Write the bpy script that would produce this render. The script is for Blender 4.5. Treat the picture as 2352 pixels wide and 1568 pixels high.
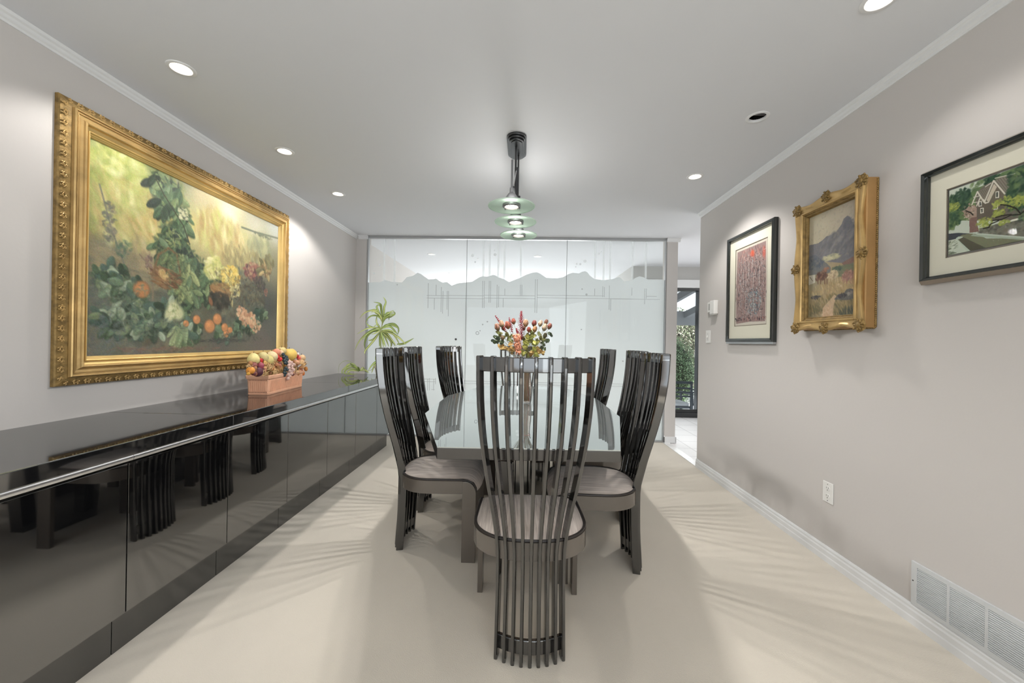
import bpy, bmesh, math, random
import numpy as np
from mathutils import Vector, Matrix

for o in list(bpy.data.objects):
    bpy.data.objects.remove(o)
S = bpy.context.scene
C = bpy.data.collections.new('dining_room')
S.collection.children.link(C)
PI = math.pi
R = math.radians

# ------------------------------------------------------------------ camera, sky, lights, exposure
H = 1.205
ZC = 2.4976
XL, XR, YD = -2.104, 1.7315, 4.864
cam = bpy.data.cameras.new('camera')
cam.sensor_width = 36
cam.sensor_fit = 'HORIZONTAL'
cam.lens = 900 / 2352 * 36
cam.clip_start = 0.05
co = bpy.data.objects.new('camera', cam)
C.objects.link(co)
co.matrix_world = Matrix.Translation((0, 0, H)) @ Matrix.Rotation(0.0281, 4, 'Z') @ Matrix.Rotation(PI / 2, 4, 'X') @ Matrix.Rotation(0.0171, 4, 'Z')
S.camera = co

W = bpy.data.worlds.new('sky')
S.world = W
W.use_nodes = True
bg = W.node_tree.nodes['Background']
bg.inputs[0].default_value = (0.86, 0.93, 1.0, 1)
bg.inputs[1].default_value = 2.2
sn = bpy.data.lights.new('sun', 'SUN')
sn.energy = 7
sn.angle = R(2)
sn.color = (1, 0.97, 0.92)
so = bpy.data.objects.new('sun', sn)
C.objects.link(so)
so.rotation_euler = Vector((-0.55, 0.45, -0.85)).to_track_quat('-Z', 'Y').to_euler()

S.view_settings.view_transform = 'Standard'
S.view_settings.look = 'None'
S.view_settings.gamma = 1
S.view_settings.use_curve_mapping = False
S.view_settings.exposure = -0.02
S.cycles.use_denoising = True
S.cycles.max_bounces = 10
S.cycles.diffuse_bounces = 5
S.cycles.glossy_bounces = 5
S.cycles.transparent_max_bounces = 12
S.cycles.sample_clamp_indirect = 4
S.cycles.caustics_reflective = False
S.cycles.caustics_refractive = False


def area(name, loc, aim, sx, sy, power, col=(1, 1, 1)):
    l = bpy.data.lights.new(name, 'AREA')
    l.shape = 'RECTANGLE'
    l.size, l.size_y, l.energy, l.color = sx, sy, power, col
    o = bpy.data.objects.new(name, l)
    C.objects.link(o)
    o.location = loc
    d = Vector(aim) - Vector(loc)
    o.rotation_euler = d.to_track_quat('-Z', 'Y').to_euler()
    return o


# fill lamps added out of view, plus daylight at the hall's glass door
area('fill_living_room', (-0.2, -3.9, 1.45), (-0.5, 2, 1.2), 3.5, 2.3, 15, (0.90, 0.97, 1.0))  # added fill behind the camera, softens the whole room
area('fill_side', (1.70, -1.35, 1.25), (-2.1, 0.2, 1.0), 4.2, 2.2, 84, (0.90, 0.97, 1.0))  # added side fill, no window here; lifts the left wall
area('bounce_light', (0.0, -2.0, 1.5), (0.0, -1.4, 3.0), 1.6, 1.6, 46, (0.90, 0.97, 1.0))  # added upward lamp, unseen; brightens by way of the ceiling
area('fill_far_room', (-0.2, 9.75, 1.5), (-0.2, 5, 1.4), 3.6, 2.0, 125, (0.97, 0.99, 1.0))  # added behind the partition so the frosted glass looks bright
area('daylight_hall_window', (2.75, 6.5, 1.2), (2.75, 3, 1.0), 1.2, 1.9, 9, (0.95, 0.98, 1.0))
area('fill_hall_side', (4.1, 4.6, 1.6), (0.5, 4.2, 2.2), 1.6, 1.4, 36, (1.0, 1.0, 1.0))  # added lamp in the hall, brightens the far wall and ceiling


def spot(name, loc, aim, power, ang, col=(1, 0.93, 0.82), blend=0.7, r=0.035):
    l = bpy.data.lights.new(name, 'SPOT')
    l.energy, l.spot_size, l.spot_blend, l.color = power, R(ang), blend, col
    l.shadow_soft_size = r
    o = bpy.data.objects.new(name, l)
    C.objects.link(o)
    o.location = loc
    d = Vector(aim) - Vector(loc)
    o.rotation_euler = d.to_track_quat('-Z', 'Y').to_euler()
    return o


# ------------------------------------------------------------------ object helpers
def link(o, parent=None):
    C.objects.link(o)
    if parent is not None:
        o.parent = parent
    return o


def tag(o, label=None, cat=None, group=None, kind=None):
    if label: o['label'] = label
    if cat: o['category'] = cat
    if group: o['group'] = group
    if kind: o['kind'] = kind
    return o


def thing(name, label, cat, loc=(0, 0, 0), rz=0.0, group=None):
    o = bpy.data.objects.new(name, None)
    o.empty_display_size = 0.05
    C.objects.link(o)
    o.location = loc
    o.rotation_euler = (0, 0, rz)
    return tag(o, label, cat, group)


def obj(name, bm, mat, parent=None, smooth=False, bevel=0.0, kind=None, label=None):
    bm.normal_update()
    me = bpy.data.meshes.new(name)
    bm.to_mesh(me)
    bm.free()
    if isinstance(mat, (list, tuple)):
        for m in mat: me.materials.append(m)
    else:
        me.materials.append(mat)
    if smooth:
        for p in me.polygons: p.use_smooth = True
        me.set_sharp_from_angle(angle=R(40))
    o = bpy.data.objects.new(name, me)
    link(o, parent)
    if bevel > 0:
        b = o.modifiers.new('bevel', 'BEVEL')
        b.width = bevel
        b.segments = 2
        b.limit_method = 'ANGLE'
        b.angle_limit = R(35)
        b.harden_normals = False
    if kind: o['kind'] = kind
    if label: o['label'] = label
    return o


def dup(root, loc=None, rz=None, label=None, group=None, cat=None):
    r = root.copy()
    C.objects.link(r)
    if loc is not None: r.location = loc
    if rz is not None: r.rotation_euler = (0, 0, rz)
    if label: r['label'] = label
    if group: r['group'] = group
    for ch in list(root.children):
        c = ch.copy()
        C.objects.link(c)
        c.parent = r
        for g in list(ch.children):
            d = g.copy()
            C.objects.link(d)
            d.parent = c
    return r


def NB(): return bmesh.new()


def box(bm, x0, x1, y0, y1, z0, z1, mi=0):
    v = [bm.verts.new(p) for p in ((x0, y0, z0), (x1, y0, z0), (x1, y1, z0), (x0, y1, z0), (x0, y0, z1), (x1, y0, z1), (x1, y1, z1), (x0, y1, z1))]
    for f in ((0, 3, 2, 1), (4, 5, 6, 7), (0, 1, 5, 4), (1, 2, 6, 5), (2, 3, 7, 6), (3, 0, 4, 7)):
        bm.faces.new([v[i] for i in f]).material_index = mi
    return bm


def rings(bm, rs, cap=True, closed=True, mi=0):
    """skin a list of equally long vertex rings"""
    vr = [[bm.verts.new(p) for p in r] for r in rs]
    n = len(vr[0])
    for a, b in zip(vr[:-1], vr[1:]):
        for i in range(n if closed else n - 1):
            j = (i + 1) % n
            bm.faces.new((a[i], a[j], b[j], b[i])).material_index = mi
    if cap and closed:
        bm.faces.new(list(reversed(vr[0]))).material_index = mi
        bm.faces.new(vr[-1]).material_index = mi
    return vr


def lathe(bm, prof, c=(0, 0, 0), n=32, cap=True, mi=0, sx=1, sy=1):
    rs = [[(c[0] + r * sx * math.cos(2 * PI * i / n), c[1] + r * sy * math.sin(2 * PI * i / n), c[2] + z) for i in range(n)] for r, z in prof]
    rings(bm, rs, cap, True, mi)
    return bm


def tube(bm, pts, r, n=10, cap=True, mi=0):
    pts = [Vector(p) for p in pts]
    rr = r if isinstance(r, (list, tuple)) else [r] * len(pts)
    rs = []
    up = None
    for i, p in enumerate(pts):
        t = (pts[min(i + 1, len(pts) - 1)] - pts[max(i - 1, 0)]).normalized()
        if up is None:
            up = Vector((0, 0, 1)) if abs(t.z) < 0.9 else Vector((1, 0, 0))
        a = t.cross(up)
        if a.length < 1e-6: a = Vector((1, 0, 0))
        a.normalize()
        b = a.cross(t).normalized()
        up = b
        rs.append([p + (a * math.cos(2 * PI * k / n) + b * math.sin(2 * PI * k / n)) * rr[i] for k in range(n)])
    rings(bm, rs, cap, True, mi)
    return bm


def ell(bm, c, rx, ry, rz, rot=None, seg=12, rin=8, mi=0, noise=0.0, rnd=None):
    m = Matrix.Translation(c) @ (rot.to_4x4() if rot is not None else Matrix.Identity(4)) @ Matrix.Diagonal((rx, ry, rz, 1))
    r = bmesh.ops.create_uvsphere(bm, u_segments=seg, v_segments=rin, radius=1, matrix=m)
    for v in r['verts']:
        if noise and rnd: v.co += Vector((rnd.uniform(-1, 1), rnd.uniform(-1, 1), rnd.uniform(-1, 1))) * noise
    if mi:
        for v in r['verts']:
            for f in v.link_faces: f.material_index = mi
    return bm


def prism(bm, poly, lo, hi, ax='z', mi=0):
    """extrude a 2D polygon along an axis; poly pairs fill the other two axes in order"""
    def P(a, b, c):
        return {'z': (a, b, c), 'y': (a, c, b), 'x': (c, a, b)}[ax]
    v0 = [bm.verts.new(P(a, b, lo)) for a, b in poly]
    v1 = [bm.verts.new(P(a, b, hi)) for a, b in poly]
    n = len(poly)
    fs = [bm.faces.new(v0), bm.faces.new(list(reversed(v1)))]
    for i in range(n):
        j = (i + 1) % n
        fs.append(bm.faces.new((v0[i], v1[i], v1[j], v0[j])))
    for f in fs: f.material_index = mi
    bmesh.ops.recalc_face_normals(bm, faces=fs)
    return bm


# ------------------------------------------------------------------ materials
def s2l(c):
    return tuple(((x / 12.92) if x <= 0.04045 else ((x + 0.055) / 1.055) ** 2.4) for x in (v / 255 for v in c))


def mat(name, col, rough=0.5, metal=0.0, ior=1.45, spec=0.5, coat=0.0, emit=None, estr=0.0, trans=0.0, noise=None, bump=None, sheen=0.0, lin=False):
    m = bpy.data.materials.new(name)
    m.use_nodes = True
    nt = m.node_tree
    p = nt.nodes['Principled BSDF']
    c = col if lin else s2l(col)
    p.inputs['Base Color'].default_value = (*c, 1)
    p.inputs['Roughness'].default_value = rough
    p.inputs['Metallic'].default_value = metal
    p.inputs['IOR'].default_value = ior
    p.inputs['Specular IOR Level'].default_value = spec
    p.inputs['Coat Weight'].default_value = coat
    p.inputs['Coat Roughness'].default_value = 0.03
    p.inputs['Transmission Weight'].default_value = trans
    p.inputs['Sheen Weight'].default_value = sheen
    if emit:
        p.inputs['Emission Color'].default_value = (*s2l(emit), 1)
        p.inputs['Emission Strength'].default_value = estr
    N = nt.nodes.new
    L = nt.links.new
    if noise or bump:
        tc = N('ShaderNodeTexCoord')
    if noise:
        # noise = (scale(x,y,z), amount, detail)
        mp = N('ShaderNodeMapping')
        L(tc.outputs['Object'], mp.inputs[0])
        mp.inputs['Scale'].default_value = noise[0]
        n = N('ShaderNodeTexNoise')
        n.inputs['Scale'].default_value = 1
        n.inputs['Detail'].default_value = noise[2]
        L(mp.outputs[0], n.inputs[0])
        r = N('ShaderNodeMapRange')
        r.inputs['From Min'].default_value = 0.3
        r.inputs['From Max'].default_value = 0.7
        r.inputs['To Min'].default_value = 1 - noise[1]
        r.inputs['To Max'].default_value = 1 + noise[1]
        L(n.outputs[0], r.inputs[0])
        mx = N('ShaderNodeVectorMath')
        mx.operation = 'SCALE'
        mx.inputs[0].default_value = c
        L(r.outputs[0], mx.inputs['Scale'])
        L(mx.outputs[0], p.inputs['Base Color'])
    if bump:
        mp = N('ShaderNodeMapping')
        L(tc.outputs['Object'], mp.inputs[0])
        mp.inputs['Scale'].default_value = bump[0]
        n = N('ShaderNodeTexNoise')
        n.inputs['Scale'].default_value = 1
        n.inputs['Detail'].default_value = 4
        L(mp.outputs[0], n.inputs[0])
        b = N('ShaderNodeBump')
        b.inputs['Strength'].default_value = bump[1]
        b.inputs['Distance'].default_value = bump[2]
        L(n.outputs[0], b.inputs['Height'])
        L(b.outputs[0], p.inputs['Normal'])
    return m


def mat_attr(name, rough=0.5, bump=None, spec=0.5, trans=0.0):
    m = mat(name, (128, 128, 128), rough, bump=bump, spec=spec)
    nt = m.node_tree
    a = nt.nodes.new('ShaderNodeAttribute')
    a.attribute_name = 'Col'
    nt.links.new(a.outputs['Color'], nt.nodes['Principled BSDF'].inputs['Base Color'])
    if trans: nt.nodes['Principled BSDF'].inputs['Transmission Weight'].default_value = trans
    return m


def mat_pane(name, tint=(1, 1, 1), refl=1.0, ior=1.5):
    """thin clear glass: passes light straight, mirrors by Fresnel"""
    m = bpy.data.materials.new(name)
    m.use_nodes = True
    nt = m.node_tree
    nt.nodes.clear()
    N = nt.nodes.new
    L = nt.links.new
    o = N('ShaderNodeOutputMaterial')
    mx = N('ShaderNodeMixShader')
    t = N('ShaderNodeBsdfTransparent')
    t.inputs[0].default_value = (*tint, 1)
    g = N('ShaderNodeBsdfGlossy')
    g.inputs['Roughness'].default_value = 0.02
    f = N('ShaderNodeFresnel')
    f.inputs[0].default_value = ior
    k = N('ShaderNodeMath')
    k.operation = 'MULTIPLY'
    k.inputs[1].default_value = refl
    gm = N('ShaderNodeNewGeometry')
    iv = N('ShaderNodeMath')
    iv.operation = 'SUBTRACT'
    iv.inputs[0].default_value = 1.0
    L(gm.outputs['Backfacing'], iv.inputs[1])
    k0 = N('ShaderNodeMath')
    k0.operation = 'MULTIPLY'
    L(f.outputs[0], k0.inputs[0])
    L(iv.outputs[0], k0.inputs[1])
    L(k0.outputs[0], k.inputs[0])
    L(k.outputs[0], mx.inputs[0])
    L(t.outputs[0], mx.inputs[1])
    L(g.outputs[0], mx.inputs[2])
    L(mx.outputs[0], o.inputs[0])
    return m


def mat_frost(name, col, transl=0.55, clear=0.0):
    m = bpy.data.materials.new(name)
    m.use_nodes = True
    nt = m.node_tree
    nt.nodes.clear()
    N = nt.nodes.new
    L = nt.links.new
    o = N('ShaderNodeOutputMaterial')
    d = N('ShaderNodeBsdfDiffuse')
    t = N('ShaderNodeBsdfTranslucent')
    d.inputs[0].default_value = (*col, 1)
    t.inputs[0].default_value = (*col, 1)
    mx = N('ShaderNodeMixShader')
    mx.inputs[0].default_value = transl
    L(d.outputs[0], mx.inputs[1])
    L(t.outputs[0], mx.inputs[2])
    c_ = N('ShaderNodeBsdfTransparent')
    m2 = N('ShaderNodeMixShader')
    m2.inputs[0].default_value = clear
    L(mx.outputs[0], m2.inputs[1])
    L(c_.outputs[0], m2.inputs[2])
    L(m2.outputs[0], o.inputs[0])
    return m


M = {}
M['wall'] = mat('wall_paint', (203, 198, 194), 0.75, spec=0.25, bump=((60, 60, 60), 0.04, 0.01))
M['wall_far'] = mat('far_room_paint', (186, 185, 182), 0.8, spec=0.2)
M['ceiling'] = mat('ceiling_paint', (222, 223, 226), 0.85, spec=0.2)
M['trim'] = mat('white_trim', (226, 226, 226), 0.4, noise=((3, 3, 3), 0.02, 2))
M['carpet'] = mat('carpet', (208, 199, 185), 0.95, spec=0.1, sheen=0.2, noise=((2.2, 1.1, 1), 0.05, 6), bump=((260, 260, 260), 0.5, 0.004))
M['tile'] = mat('tile', (232, 230, 228), 0.35)
M['marble'] = mat('marble', (238, 236, 234), 0.15, noise=((9, 9, 9), 0.12, 6))
M['lacquer'] = mat('black_lacquer', (13, 13, 14), 0.03, ior=2.7, noise=((2, 2, 2), 0.1, 2))
M['top'] = mat('black_granite', (24, 24, 25), 0.04, ior=2.9, noise=((400, 400, 400), 0.6, 2))
M['plinth'] = mat('plinth_lacquer', (16, 16, 17), 0.12, ior=2.3, noise=((2, 2, 2), 0.1, 2))
M['chrome'] = mat('brushed_chrome', (222, 222, 224), 0.3, metal=1.0, noise=((3, 60, 3), 0.04, 2))
M['chair_black'] = mat('chair_lacquer', (20, 19, 18), 0.05, ior=2.2, noise=((4, 4, 4), 0.08, 2))
M['chair_lit'] = mat('chair_lacquer_lit', (92, 84, 76), 0.2, ior=1.8, noise=((4, 4, 4), 0.05, 2))  # same black lacquer, its lit sheen put into the base colour
M['piping'] = mat('seat_piping', (52, 46, 43), 0.5)
M['steel'] = mat('dark_steel', (62, 62, 66), 0.35, metal=0.7)
M['black_metal'] = mat('black_metal', (24, 24, 26), 0.3, ior=1.7, noise=((5, 5, 5), 0.1, 2))
M['grey_metal'] = mat('grey_metal', (128, 128, 130), 0.35, metal=0.5)
M['plastic'] = mat('white_plastic', (232, 230, 226), 0.35)
M['socket'] = mat('socket_slot', (60, 58, 56), 0.6)
M['vent'] = mat('vent_enamel', (205, 207, 208), 0.35)
M['vent_dark'] = mat('vent_duct', (20, 20, 22), 0.9)
M['seal'] = mat('glass_seal', (150, 152, 152), 0.5)
M['pane'] = mat_pane('clear_glass', (0.97, 0.985, 0.98))
M['pane_thin'] = mat_pane('picture_glass', (0.99, 0.99, 0.98), 0.07)
M['bulb'] = mat('halogen_bulb', (255, 250, 240), 0.3, emit=(255, 244, 226), estr=9.0)
M['bulb_far'] = mat('far_bulb', (255, 250, 240), 0.3, emit=(255, 250, 242), estr=6.0)
M['bulb_off'] = mat('dark_bulb', (120, 120, 122), 0.2, ior=1.8)
M['reflector'] = mat('reflector', (225, 222, 215), 0.15, metal=0.8)
M['reflector_dark'] = mat('black_reflector', (12, 12, 12), 0.2)
M['frost'] = mat_frost('frosted_glass', (0.86, 0.87, 0.87), 0.6)
M['etch'] = mat_frost('clear_etched_line', (0.78, 0.79, 0.79), 0.55, 0.42)
M['etch_dark'] = mat_frost('etched_dot', (0.12, 0.12, 0.12), 0.2)
M['gold'] = mat('gold_leaf', (190, 158, 104), 0.4, metal=0.55, noise=((9, 9, 9), 0.22, 5), bump=((70, 70, 70), 0.25, 0.004))
M['gold_dark'] = mat('antique_gold', (138, 112, 66), 0.5, metal=0.4, noise=((40, 40, 40), 0.35, 4), bump=((120, 120, 120), 0.5, 0.004))
M['gold_light'] = mat('pale_gold', (222, 188, 122), 0.35, metal=0.5, noise=((7, 7, 7), 0.12, 4))
M['gold_orange'] = mat('orange_gold', (170, 132, 84), 0.4, metal=0.4, noise=((6, 6, 6), 0.15, 4))
M['frame_black'] = mat('black_green_frame', (34, 38, 36), 0.10, ior=1.7)
M['frame_edge'] = mat('frame_champagne', (150, 138, 124), 0.3, metal=0.5)
M['mat_board'] = mat('mat_board', (222, 218, 204), 0.9, spec=0.1)
M['mat_bevel'] = mat('mat_bevel', (128, 118, 104), 0.8)
M['canvas'] = mat_attr('painted_canvas', 0.42, bump=((240, 240, 240), 0.25, 0.002))
M['print'] = mat_attr('printed_paper', 0.8, spec=0.1)
M['leafmat'] = mat_attr('variegated_leaf', 0.45, spec=0.4)

# woven striped seat fabric
m = M['fabric'] = mat('seat_fabric', (176, 160, 150), 0.6, spec=0.3, sheen=0.3)
nt = m.node_tree
N = nt.nodes.new
tc = N('ShaderNodeTexCoord')
mp = N('ShaderNodeMapping')
mp.inputs['Scale'].default_value = (130, 6, 6)
ns = N('ShaderNodeTexNoise')
ns.inputs['Scale'].default_value = 1
ns.inputs['Detail'].default_value = 5
ns.inputs['Distortion'].default_value = 0.6
cr = N('ShaderNodeValToRGB')
cr.color_ramp.elements[0].position = 0.3
cr.color_ramp.elements[0].color = (*s2l((196, 178, 166)), 1)
cr.color_ramp.elements[1].position = 0.7
cr.color_ramp.elements[1].color = (*s2l((252, 238, 227)), 1)
nt.links.new(tc.outputs['Object'], mp.inputs[0])
nt.links.new(mp.outputs[0], ns.inputs[0])
nt.links.new(ns.outputs[0], cr.inputs[0])
nt.links.new(cr.outputs[0], nt.nodes['Principled BSDF'].inputs['Base Color'])

# mirror-bright grey glass of the table top
m = M['table_top'] = mat('table_mirror_glass', (198, 205, 204), 0.015, metal=0.86)

# dish glass of the lamps
m = M['disc'] = bpy.data.materials.new('green_dish_glass')
m.use_nodes = True
nt = m.node_tree
nt.nodes.clear()
N = nt.nodes.new
o_ = N('ShaderNodeOutputMaterial')
d_ = N('ShaderNodeBsdfTranslucent')
d_.inputs[0].default_value = (0.70, 0.82, 0.71, 1)
g_ = N('ShaderNodeBsdfTransparent')
g_.inputs[0].default_value = (0.88, 0.96, 0.89, 1)
h_ = N('ShaderNodeBsdfGlossy')
h_.inputs['Roughness'].default_value = 0.05
m1 = N('ShaderNodeMixShader')
m1.inputs[0].default_value = 0.45
m2 = N('ShaderNodeMixShader')
m2.inputs[0].default_value = 0.10
nt.links.new(d_.outputs[0], m1.inputs[1])
nt.links.new(g_.outputs[0], m1.inputs[2])
nt.links.new(m1.outputs[0], m2.inputs[1])
nt.links.new(h_.outputs[0], m2.inputs[2])
nt.links.new(m2.outputs[0], o_.inputs[0])
M['disc_rim'] = mat_frost('glass_rim', (0.9, 0.97, 0.92), 0.6)


def simple(name, col, rough=0.5, **k):
    if name not in M: M[name] = mat(name, col, rough, **k)
    return M[name]


# ------------------------------------------------------------------ the setting
LIGHTS = [  # x, y, lit
    (-1.675, 1.849, 1), (-1.675, 2.672, 1), (-1.675, 3.457, 1),
    (1.305, 1.494, 1), (1.305, 2.255, 0), (1.300, 3.051, 1)]
FAR_LIGHTS = [(-1.40, 5.86), (0.20, 5.93), (-1.40, 7.5)]
YB = -4.0       # back of the room, behind the camera
YF = 9.9        # far wall of the room beyond the glass
WY = 6.606      # plane of the sliding door


def struct(name, bm, m, **k):
    return obj(name, bm, m, kind='structure', **k)


def sheet_with_holes(x0, x1, y0, y1, z, holes, r):
    bm = NB()
    vs = [bm.verts.new(p) for p in ((x0, y0, z), (x1, y0, z), (x1, y1, z), (x0, y1, z))]
    es = [bm.edges.new((vs[i], vs[(i + 1) % 4])) for i in range(4)]
    for hx, hy in holes:
        c = [bm.verts.new((hx + r * math.cos(2 * PI * i / 28), hy + r * math.sin(2 * PI * i / 28), z)) for i in range(28)]
        es += [bm.edges.new((c[i], c[(i + 1) % 28])) for i in range(28)]
    bmesh.ops.triangle_fill(bm, edges=es, use_beauty=True)
    for f in bm.faces:
        if f.normal.z > 0: f.normal_flip()
    return bm


struct('floor', box(NB(), XL - 0.3, XR - 0.005, YB, YD, -0.08, 0), M['carpet'])
b = NB()
box(b, XL - 0.3, XR + 0.07, YD, YF, -0.08, -0.004)
box(b, XR + 0.075, 5.2, 3.0, WY + 0.06, -0.08, -0.004)
# diagonal tile joints
struct('floor_tile', b, M['tile'])
# tile joints drawn in the tile material
nt = M['tile'].node_tree
N = nt.nodes.new
tc = N('ShaderNodeTexCoord')
mp = N('ShaderNodeMapping')
mp.inputs['Rotation'].default_value = (0, 0, 0)
br = N('ShaderNodeTexBrick')
br.offset = 0
br.inputs['Color1'].default_value = (*s2l((236, 234, 232)), 1)
br.inputs['Color2'].default_value = (*s2l((230, 228, 226)), 1)
br.inputs['Mortar'].default_value = (*s2l((190, 188, 186)), 1)
br.inputs['Scale'].default_value = 1
br.inputs['Mortar Size'].default_value = 0.006
br.inputs['Brick Width'].default_value = 0.33
br.inputs['Row Height'].default_value = 0.33
nt.links.new(tc.outputs['Object'], mp.inputs[0])
nt.links.new(mp.outputs[0], br.inputs[0])
nt.links.new(br.outputs[0], nt.nodes['Principled BSDF'].inputs['Base Color'])
struct('trim_1', box(NB(), XR - 0.005, XR + 0.075, 3.90, YD + 0.04, -0.08, 0.004), M['marble'])

struct('ceiling', sheet_with_holes(XL - 0.3, 5.2, YB, YF, ZC, [(a, b_) for a, b_, c in LIGHTS] + FAR_LIGHTS, 0.044), M['ceiling'])
struct('wall_left', box(NB(), XL - 0.12, XL, YB, YF, 0, ZC), M['wall'])
struct('wall_right', box(NB(), XR, XR + 0.12, YB, 3.914, 0, ZC - 0.001), M['wall'])
b = NB()   # wall behind the camera with its wide window
box(b, XL, -2.0 - 0.0 + 0.0, YB - 0.12, YB, 0, ZC)
box(b, 1.6, XR, YB - 0.12, YB, 0, ZC)
box(b, -2.0, 1.6, YB - 0.12, YB, 0, 0.35)
box(b, -2.0, 1.6, YB - 0.12, YB, 2.4, ZC)
struct('wall_back', b, M['wall'])
b = NB()   # stubs either side of the glass
box(b, XL, -1.972, YD - 0.02, YD + 0.12, 0, ZC)
box(b, 1.744, 1.875, YD - 0.02, YD + 0.12, 0, ZC)
struct('wall_far', b, M['wall'])
b = NB()   # end wall of the far room with a window opening
box(b, XL, -1.9, YF - 0.12, YF, 0, ZC)
box(b, 1.5, 1.9, YF - 0.12, YF, 0, ZC)
box(b, -1.9, 1.5, YF - 0.12, YF, 0, 0.5)
box(b, -1.9, 1.5, YF - 0.12, YF, 2.3, ZC)
struct('wall_end', b, M['wall_far'])
b = NB()   # wall with the sliding door, and the far room's right side
box(b, 1.80, 2.28, WY, WY + 0.14, 0, ZC)
box(b, 3.05, 5.2, WY, WY + 0.14, 0, ZC)
box(b, 2.28, 3.05, WY, WY + 0.14, 2.14, ZC)
box(b, 1.80, 1.9, WY + 0.14, YF, 0, ZC)
struct('wall_window', b, M['wall_far'])
b = NB()
box(b, 5.1, 5.2, 3.0, WY, 0, ZC)
box(b, XR + 0.12, 5.1, 2.9, 3.0, 0, ZC)
struct('wall_hall', b, M['wall_far'])


def crown(x0, x1, y0, y1, side):
    """crown moulding strip along y on the side wall; side=+1 moulding projects to +x"""
    b = NB()
    prof = [(0, 0), (0, -0.045), (0.006, -0.045), (0.008, -0.036), (0.016, -0.030), (0.018, -0.018), (0.027, -0.012), (0.030, -0.002), (0.030, 0)]
    rs = [[(x0 + side * a, y, ZC + c - 0.0005) for a, c in prof] for y in (y0, y1)]
    rings(b, rs)
    bmesh.ops.recalc_face_normals(b, faces=b.faces)
    return b


struct('trim_2', crown(XL, 0, YB, YD - 0.02, 1), M['trim'])
struct('trim_3', crown(XR, 0, YB, 3.914, -1), M['trim'])
b = NB()
for x0, x1 in ((XL + 0.03, -1.955), (1.738, 1.90)):
    prof = [(0, 0), (0, -0.045), (-0.006, -0.045), (-0.008, -0.036), (-0.016, -0.030), (-0.018, -0.018), (-0.027, -0.012), (-0.030, 0)]
    rings(b, [[(x, YD - 0.02 + a, ZC + c - 0.0005) for a, c in prof] for x in (x0, x1)])
bmesh.ops.recalc_face_normals(b, faces=b.faces)
struct('trim_4', b, M['trim'])


def base_prof(x, side, y0, y1):
    b = NB()
    prof = [(0, 0), (0.014, 0), (0.014, 0.030), (0.012, 0.036), (0.012, 0.058), (0.009, 0.066), (0.009, 0.076), (0.005, 0.085), (0, 0.085)]
    rings(b, [[(x + side * a, y, c) for a, c in prof] for y in (y0, y1)])
    bmesh.ops.recalc_face_normals(b, faces=b.faces)
    return b


struct('baseboard_right', base_prof(XR, -1, YB, 3.914), M['trim'])
b = NB()
box(b, 1.735, 1.885, YD - 0.034, YD - 0.02, 0, 0.075)
box(b, 1.875, 1.889, YD - 0.034, YD + 0.12, 0, 0.075)
box(b, 1.735, 1.749, YD - 0.034, YD - 0.02, 0, 0.085)
struct('baseboard_far', b, M['trim'], bevel=0.003)
# slim channel that holds the etched glass
b = NB()
box(b, -1.972, 1.744, YD - 0.012, YD + 0.028, ZC - 0.030, ZC - 0.0005)
box(b, -1.972, -1.952, YD - 0.012, YD + 0.028, 0, ZC - 0.030)
box(b, 1.728, 1.744, YD - 0.012, YD + 0.028, 0, ZC - 0.030)
box(b, -1.952, 1.728, YD - 0.012, YD + 0.028, 0, 0.02)
struct('trim_5', b, mat('channel', (176, 177, 178), 0.3, metal=0.4), bevel=0.002)

# door to the patio: black sliding frame
b = NB()
box(b, 2.28, 3.05, WY - 0.02, WY + 0.10, 2.10, 2.14)
box(b, 2.28, 3.05, WY - 0.05, WY + 0.10, 0, 0.07)
box(b, 2.28, 2.33, WY - 0.02, WY + 0.10, 0.07, 2.10)
box(b, 2.90, 2.96, WY - 0.02, WY + 0.10, 0.07, 2.10)
box(b, 2.99, 3.05, WY - 0.02, WY + 0.10, 0.07, 2.10)
fr = struct('door_1', b, M['black_metal'], bevel=0.003)
b = box(NB(), 2.33, 2.90, WY + 0.03, WY + 0.036, 0.07, 2.10)
obj('glass_pane', b, M['pane'], fr)
b = NB()
box(b, 2.33, 2.90, WY - 0.01, WY + 0.02, 0.07, 0.125)
obj('door_rail', b, M['black_metal'], fr)
struct('trim_6', box(NB(), 1.9, 3.3, WY - 0.025, WY, 2.145, 2.28), M['trim'], bevel=0.004)

# ------------------------------------------------------------------ etched glass partition
def gpx(zx, zy):
    """point on the glass plane read off the photograph's partition"""
    u, v = 780 + zx / 2.8 - 1176, 500 + zy / 2.8 - 784
    c, s = math.cos(0.0171), math.sin(0.0171)
    a, b_ = c * u + s * v, -s * u + c * v
    d = (a / 900, 1, -b_ / 900)
    c, s = math.cos(0.0281), math.sin(0.0281)
    dx, dy = c * d[0] - s, s * d[0] + c
    t = YD / dy
    return dx * t, H + d[2] * t


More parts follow.
